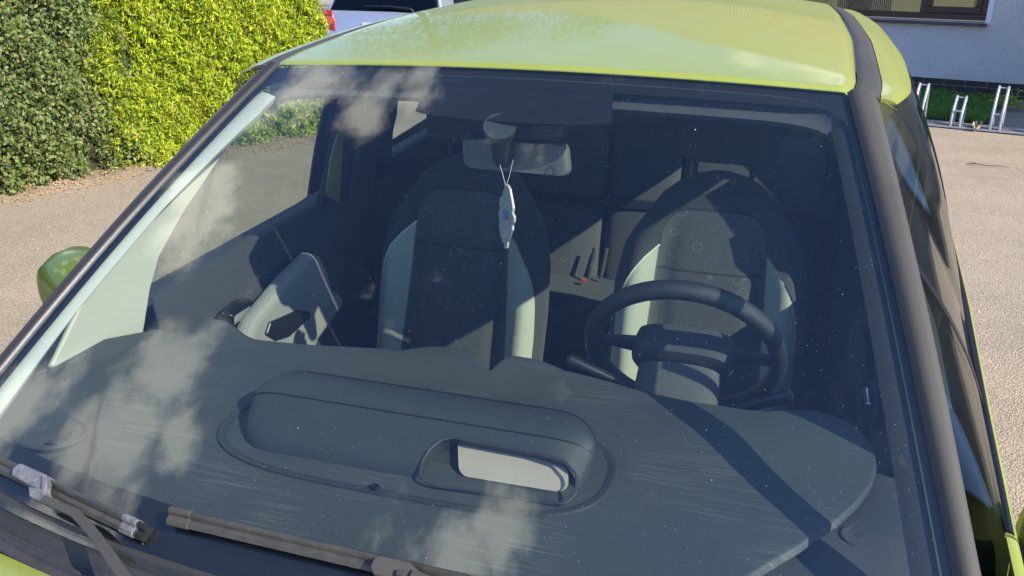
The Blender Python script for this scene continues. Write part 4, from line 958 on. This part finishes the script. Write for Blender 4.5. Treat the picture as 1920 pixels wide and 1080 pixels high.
for y, h in ((-.12, .40), (-.10, .45), (-.04, .47), (.1, .475), (.35, .47), (.46, .46)):
    rg = []
    for i in range(36):
        a = 2*math.pi*i/36; c_, s_ = math.cos(a), math.sin(a); x = .25*abs(c_)**.5*(1 if c_ > 0 else -1); z = (h if s_ > 0 else .34)
        z = .40 + (h-.40)*abs(s_)**.5 + .03*math.exp(-((abs(x)-.19)/.04)**2) if s_ > 0 else .40-.08*abs(s_)**.5
        rg.append(Vector((x, y, z)))
    fs.append(rg)
b.rings(fs); seat = b.build('front_seat', M['fabric'], car); seat.location = (.333, 0, 0)
seat_back('backrest', 0, seat, M['cloth'])
def rbox(c, d, r, n=4, e=.5):
    out = []; cx_, cy_, cz_ = c
    for h, k in ((-1, .82), (-.93, .93), (-.75, 1), (.75, 1), (.93, .93), (1, .82)):
        out.append([Vector((cx_+d[0]/2*k*abs(math.cos(t))**e*(1 if math.cos(t) > 0 else -1), cy_+d[1]/2*h, cz_+d[2]/2*k*abs(math.sin(t))**e*(1 if math.sin(t) > 0 else -1))) for t in np.linspace(0, 6.2832, 37)[:-1]])
    return out
b = MB(); b.rings(rbox((0.008, .555, 1.255), (.25, .10, .125), .03)); b.build('headrest', M['fabric'], seat)
for x in (-.066, .074):
    b = MB(); b.tube([(x, .555, 1.12), (x, .555, 1.22)], .0065, 10); b.build('headrest_post', M['black'], seat)
for s_ in (-1, 1):
    pts = []
    for z in np.linspace(.62, .985, 14):
        xx = s_*.25*(.905-.42*((z-.5)/.665/.74)**7); f = abs(xx)/.242; y = .40+(z-.5)*.24 - (.035*(1-min(f, .99)**6)**.5+.05*math.exp(-((f-.80)/.17)**2)) - .012*(1-f*f); pts.append((xx, y-.0005, z))
    b = MB(); b.tube(pts, .0022, 6); b.build('piping', M['pale'] if s_ < 0 else M['fabric_mid'], seat)
s2 = seat.copy(); COL.objects.link(s2); s2.location = (-.333, 0, 0)
for ch in list(seat.children): c_ = ch.copy(); COL.objects.link(c_); c_.parent = s2
# rear bench
b = MB(); b.rings([[Vector((x, y, z)) for x, z in ((-.62, .40), (.62, .40), (.62, h-.02), (.60, h), (-.60, h), (-.62, h-.02))] for y, h in ((.80, .50), (.84, .55), (.95, .575), (1.30, .59))]); rb = b.build('rear_bench', M['fabric_mid'], car, smooth=False); mods(rb, .02, 3)
def rw(wm, zt): return lambda z: wm*interp(z, [.5, zt-.10, zt-.05, zt-.015, zt], [1, 1, .97, .90, .80])
for xa, xb_, m_ in ((-.62, -.108, M['clothr']), (-.100, .150, M['fabric_mid']), (.158, .62, M['clothr'])):
    wd = (xb_-xa)/2; o = seat_back('rear_backrest', 0, rb, m_, .55, 1.105, rw(wd, 1.105), lambda z: 1.28+(z-.55)*.22, .10, .0, uvs_=wd*1.0 if wd > .2 else .1)
    o.location = ((xa+xb_)/2, 0, 0)
    if wd > .2:
        b = MB(); b.rings(rbox(((xa+xb_)/2, 1.44, 1.185), (.24, .09, .12), .03)); b.build('rear_headrest', M['fabric'], rb)
for x, y in ((-.125, 1.22), (-.085, 1.235)):
    b = MB(); b.tube([(x-.005, y-.02, .60), (x, y, .65), (x+.005, y+.02, .705)], [.007, .009, .008], 10, flat=.6); o = b.build('belt_buckle', M['dash'], rb)
b = MB(); b.box((-.140, 1.17, .603), (.013, .016, .010)); b.build('buckle_button', M['red'], rb, smooth=False)

# ---- interior mirror
YM = -.115
q = [onY(x, y, YM) for x, y in ((868, 256), (1064, 270), (1070, 331), (872, 312))]
b = MB(); ctr = sum(q, Vector())/4; rp = rounded_poly(q, .016, 5)
def shr(k, dy): return [ctr+(p-ctr)*k+Vector((0, dy+.025*(p.x-ctr.x), 0)) for p in rp]
b.rings([shr(.94, -.012), shr(.975, -.009), shr(1, -.002), shr(1, .012), shr(.98, .016)]); im = b.build('interior_mirror', M['mirror_shell'], car)
b = MB(); b.prism([p+Vector((0, .0175, 0)) for p in shr(.95, 0)], (0, .001, 0)); b.build('mirror_glass', M['mirror'], im, smooth=False)
g1 = onglass(937, 236, -.012); a0 = Pf(*g1, -.012); a1 = onY(941, 300, YM-.012)
b = MB(); b.tube([a0, a0.lerp(a1, .15), a0.lerp(a1, .35), a0.lerp(a1, .8), a1, a1+(a1-a0)*.12], [.030, .029, .020, .018, .017, .010], 20); b.build('mirror_stalk', M['pod'], im)
b = MB(); c0 = Pf(onglass(985, 200)[0], onglass(985, 200)[1], -.035); b.box(c0+Vector((0, .03, -.015)), (.13, .06, .035)); o = b.build('sensor_housing', M['pod'], im, smooth=False); mods(o, .012, 3)
b = MB(); b.tube([onY(1036+9*math.cos(t), 319+9*math.sin(t), YM-.0145+.002) for t in np.linspace(0, 6.28, 20)], .0008, 5); b.build('screw_ring', M['dash'], im)

# ---- wipers
def wiper(px0, px1, h, name):
    def path(n): return [(lerp(px0[0], px1[0], i/n), lerp(px0[1], px1[1], i/n)) for i in range(n+1)]
    pts = []
    for x, y in path(16): u, v = onglass(x, y, h); pts.append((Pf(u, v, h), PN(u, v)))
    return pts
def blade(b, pts, sc=1.0, prof=((-.011, -.004), (-.013, .003), (-.008, .007), (-.002, .006), (.0005, .011), (.005, .013), (.008, .010), (.009, .002), (.008, -.004))):
    rr = []
    for i, (p, n) in enumerate(pts):
        d = (pts[min(i+1, len(pts)-1)][0]-pts[max(i-1, 0)][0]).normalized(); s_ = n.cross(d).normalized()
        if s_.z < 0: s_ = -s_
        rr.append([p+s_*a*sc+n*c_*sc for a, c_ in prof])
    b.rings(rr)
def mk_wiper(a, c, capA, capC):
    pts = wiper(a, c, .012, '')
    b = MB(); blade(b, pts); w_ = b.build('wiper', M['wiper'], car)
    rb_ = MB(); blade(rb_, [(p-n*.008, n) for p, n in pts], .35); rb_.build('rubber_lip', M['wiperblack'], w_)
    if capA: b = MB(); blade(b, pts[:2], 1.12); o = b.build('end_cap', M['rubber'], w_, smooth=False); mods(o, .0015, 2)
    if capC: b = MB(); blade(b, pts[-2:], 1.12); o = b.build('end_cap', M['worn'], w_, smooth=False); mods(o, .0015, 2); b = MB(); pe = pts[-1]; d = (pts[-1][0]-pts[-2][0]).normalized(); blade(b, [(pe[0]-pe[1]*.004, pe[1]), (pe[0]+d*.014-pe[1]*.004, pe[1])], .95); b.build('lip_end', M['wiperblack'], w_, smooth=False)
    return w_, pts
w1, p1 = mk_wiper((-160, 792), (262, 992), False, True)
w2, p2 = mk_wiper((322, 966), (980, 1118), True, False)
def slab(poly, h, th, name, m_, par, bv=.003):
    top = []; 
    for x, y in poly: u, v = onglass(x, y, h); top.append((Pf(u, v, h), PN(u, v)))
    b = MB(); k = len(top); b.add([p for p, n in top]+[p-n*th for p, n in top], [tuple(range(k)), tuple(reversed(range(k, 2*k)))]+[(i, i+k, (i+1) % k+k, (i+1) % k) for i in range(k)])
    o = b.build(name, m_, par, smooth=False); mods(o, bv, 3, angle=30); return o
slab([(22, 878), (36, 867), (88, 890), (80, 906), (86, 930), (58, 912), (20, 890)], .032, .022, 'blade_clip', M['worn'], w1)
slab([(84, 889), (88, 903), (84, 927), (110, 938), (104, 956), (54, 930), (52, 912), (76, 915), (78, 890)], .036, .012, 'arm_hook', M['worn'], w1, .002)
def arm(pxs, w_, par, h0=.036):
    c = []
    for x, y, h in pxs: u, v = onglass(x, y, h); c.append((Pf(u, v, h), PN(u, v)))
    b = MB(); rr = []
    for i, (p, n) in enumerate(c):
        d = (c[min(i+1, len(c)-1)][0]-c[max(i-1, 0)][0]).normalized(); s_ = n.cross(d).normalized(); rr.append([p+s_*w_[i]/2-n*.003, p-s_*w_[i]/2-n*.003, p-s_*w_[i]/2+n*.003, p+s_*w_[i]/2+n*.003])
    b.rings(rr); o = b.build('wiper_arm', M['rubber'], par, smooth=False); mods(o, .0012, 2)
    return o
arm([(80, 935, .034), (108, 948, .034), (140, 962, .036), (162, 984, .038), (185, 1012, .04), (215, 1055, .042), (250, 1105, .045), (300, 1180, .05)], [.010, .011, .012, .013, .013, .014, .015, .018], w1)
b = MB(); u, v = onglass(172, 1000, .02); b.tube([Pf(u, v, -.0), Pf(u, v, .03)], .005, 8); b.build('arm_pin', M['black'], w1)
slab([(700, 1044), (712, 1040), (768, 1054), (788, 1072), (796, 1092), (700, 1078), (692, 1064)], .034, .022, 'blade_clip', M['rubber'], w2)
slab([(745, 1066), (760, 1070), (756, 1082), (742, 1078)], .040, .008, 'clip_button', M['wiper'], w2, .001)
arm([(770, 1078, .036), (820, 1100, .04), (900, 1150, .045), (990, 1230, .05)], [.014, .015, .016, .018], w2)

# ---- air freshener hanging from the mirror stalk
AY = -.145
ac = onY(948, 405, AY); an = Vector((math.sin(R(-58)), -math.cos(R(-58)), 0)); dpl = an.dot(ac)
sil = [(570, 165), (548, 190), (540, 222), (525, 245), (525, 300), (496, 315), (486, 345), (485, 390), (498, 455), (480, 468), (475, 500), (475, 540), (490, 600), (480, 625), (480, 660), (485, 695), (497, 735), (490, 765), (512, 800), (516, 845), (540, 862), (543, 915), (556, 930), (572, 920), (580, 850), (605, 790), (635, 710), (637, 655), (655, 610), (659, 560), (648, 525), (636, 515), (645, 450), (635, 375), (618, 290), (605, 220), (590, 190)]
pl3 = [onpl(860+x/6.353, 320+y/6.353, an, dpl) for x, y in sil]
af = thing('air_freshener', 'white cloud-edged air freshener card hanging under the interior mirror', 'air freshener', ac)
def loc(pts, L=ac): return [p-L for p in pts]
b = MB(); b.prism(loc(pl3), an*-.004); b.build('card', M['cardedge'], af, smooth=False)
cc = sum(pl3, Vector())/len(pl3); b = MB(); b.prism(loc([cc+(p-cc)*.955+an*.0006 for p in pl3]), an*-.001); b.build('printed_face', M['card'], af, smooth=False)
tx = bpy.data.curves.new('lettering', 'FONT'); tx.body = 'air'; tx.size = .034; tx.extrude = .0003; tx.offset = .0006; tx.align_x = 'CENTER'; tx.align_y = 'CENTER'
to = bpy.data.objects.new('lettering_src', tx); COL.objects.link(to); bpy.context.view_layer.update()
tm = bpy.data.meshes.new_from_object(to.evaluated_get(bpy.context.evaluated_depsgraph_get())); bpy.data.objects.remove(to); tm.name = 'lettering'
ax_x = Vector((0, 0, 1)).cross(an).normalized()
if ax_x.dot(CR) < 0: ax_x = -ax_x
up = Vector((0, 0, 1)); mid = onpl(949, 401, an, dpl)-ac+an*.0012
for v_ in tm.vertices: v_.co = mid + ax_x*v_.co.x*1.25 + up*(v_.co.y + v_.co.x*.28) + an*v_.co.z
tm.materials.clear(); tm.materials.append(M['ink']); lo_ = bpy.data.objects.new('lettering', tm); COL.objects.link(lo_); lo_.parent = af
for pp3, r_, m_, nm in (((953, 408), .0035, M['inkred'], 'red_dot'),):
    c_ = onpl(*pp3, an, dpl)-ac+an*.0012; b = MB(); b.prism([c_+ax_x*r_*2*math.cos(t)+up*r_*math.sin(t) for t in np.linspace(0, 6.28, 13)[:-1]], an*.0003); b.build(nm, m_, af, smooth=False)
b = MB(); b.prism([p-ac+an*.0012 for p in (onpl(860+x/6.353, 320+y/6.353, an, dpl) for x, y in ((545, 800), (548, 770), (600, 715), (608, 725), (570, 780)))], an*.0003); b.build('foil_mark', M['inkpale'], af, smooth=False)
top = onpl(948.5, 350, an, dpl)
for e in ((935, 302), (962, 300)):
    b = MB(); e3 = onY(*e, YM-.03); b.tube([top-ac, top.lerp(e3, .5)+Vector((.001, 0, -.001))-ac, e3-ac], .0006, 6); b.build('cord', M['cord'], af)
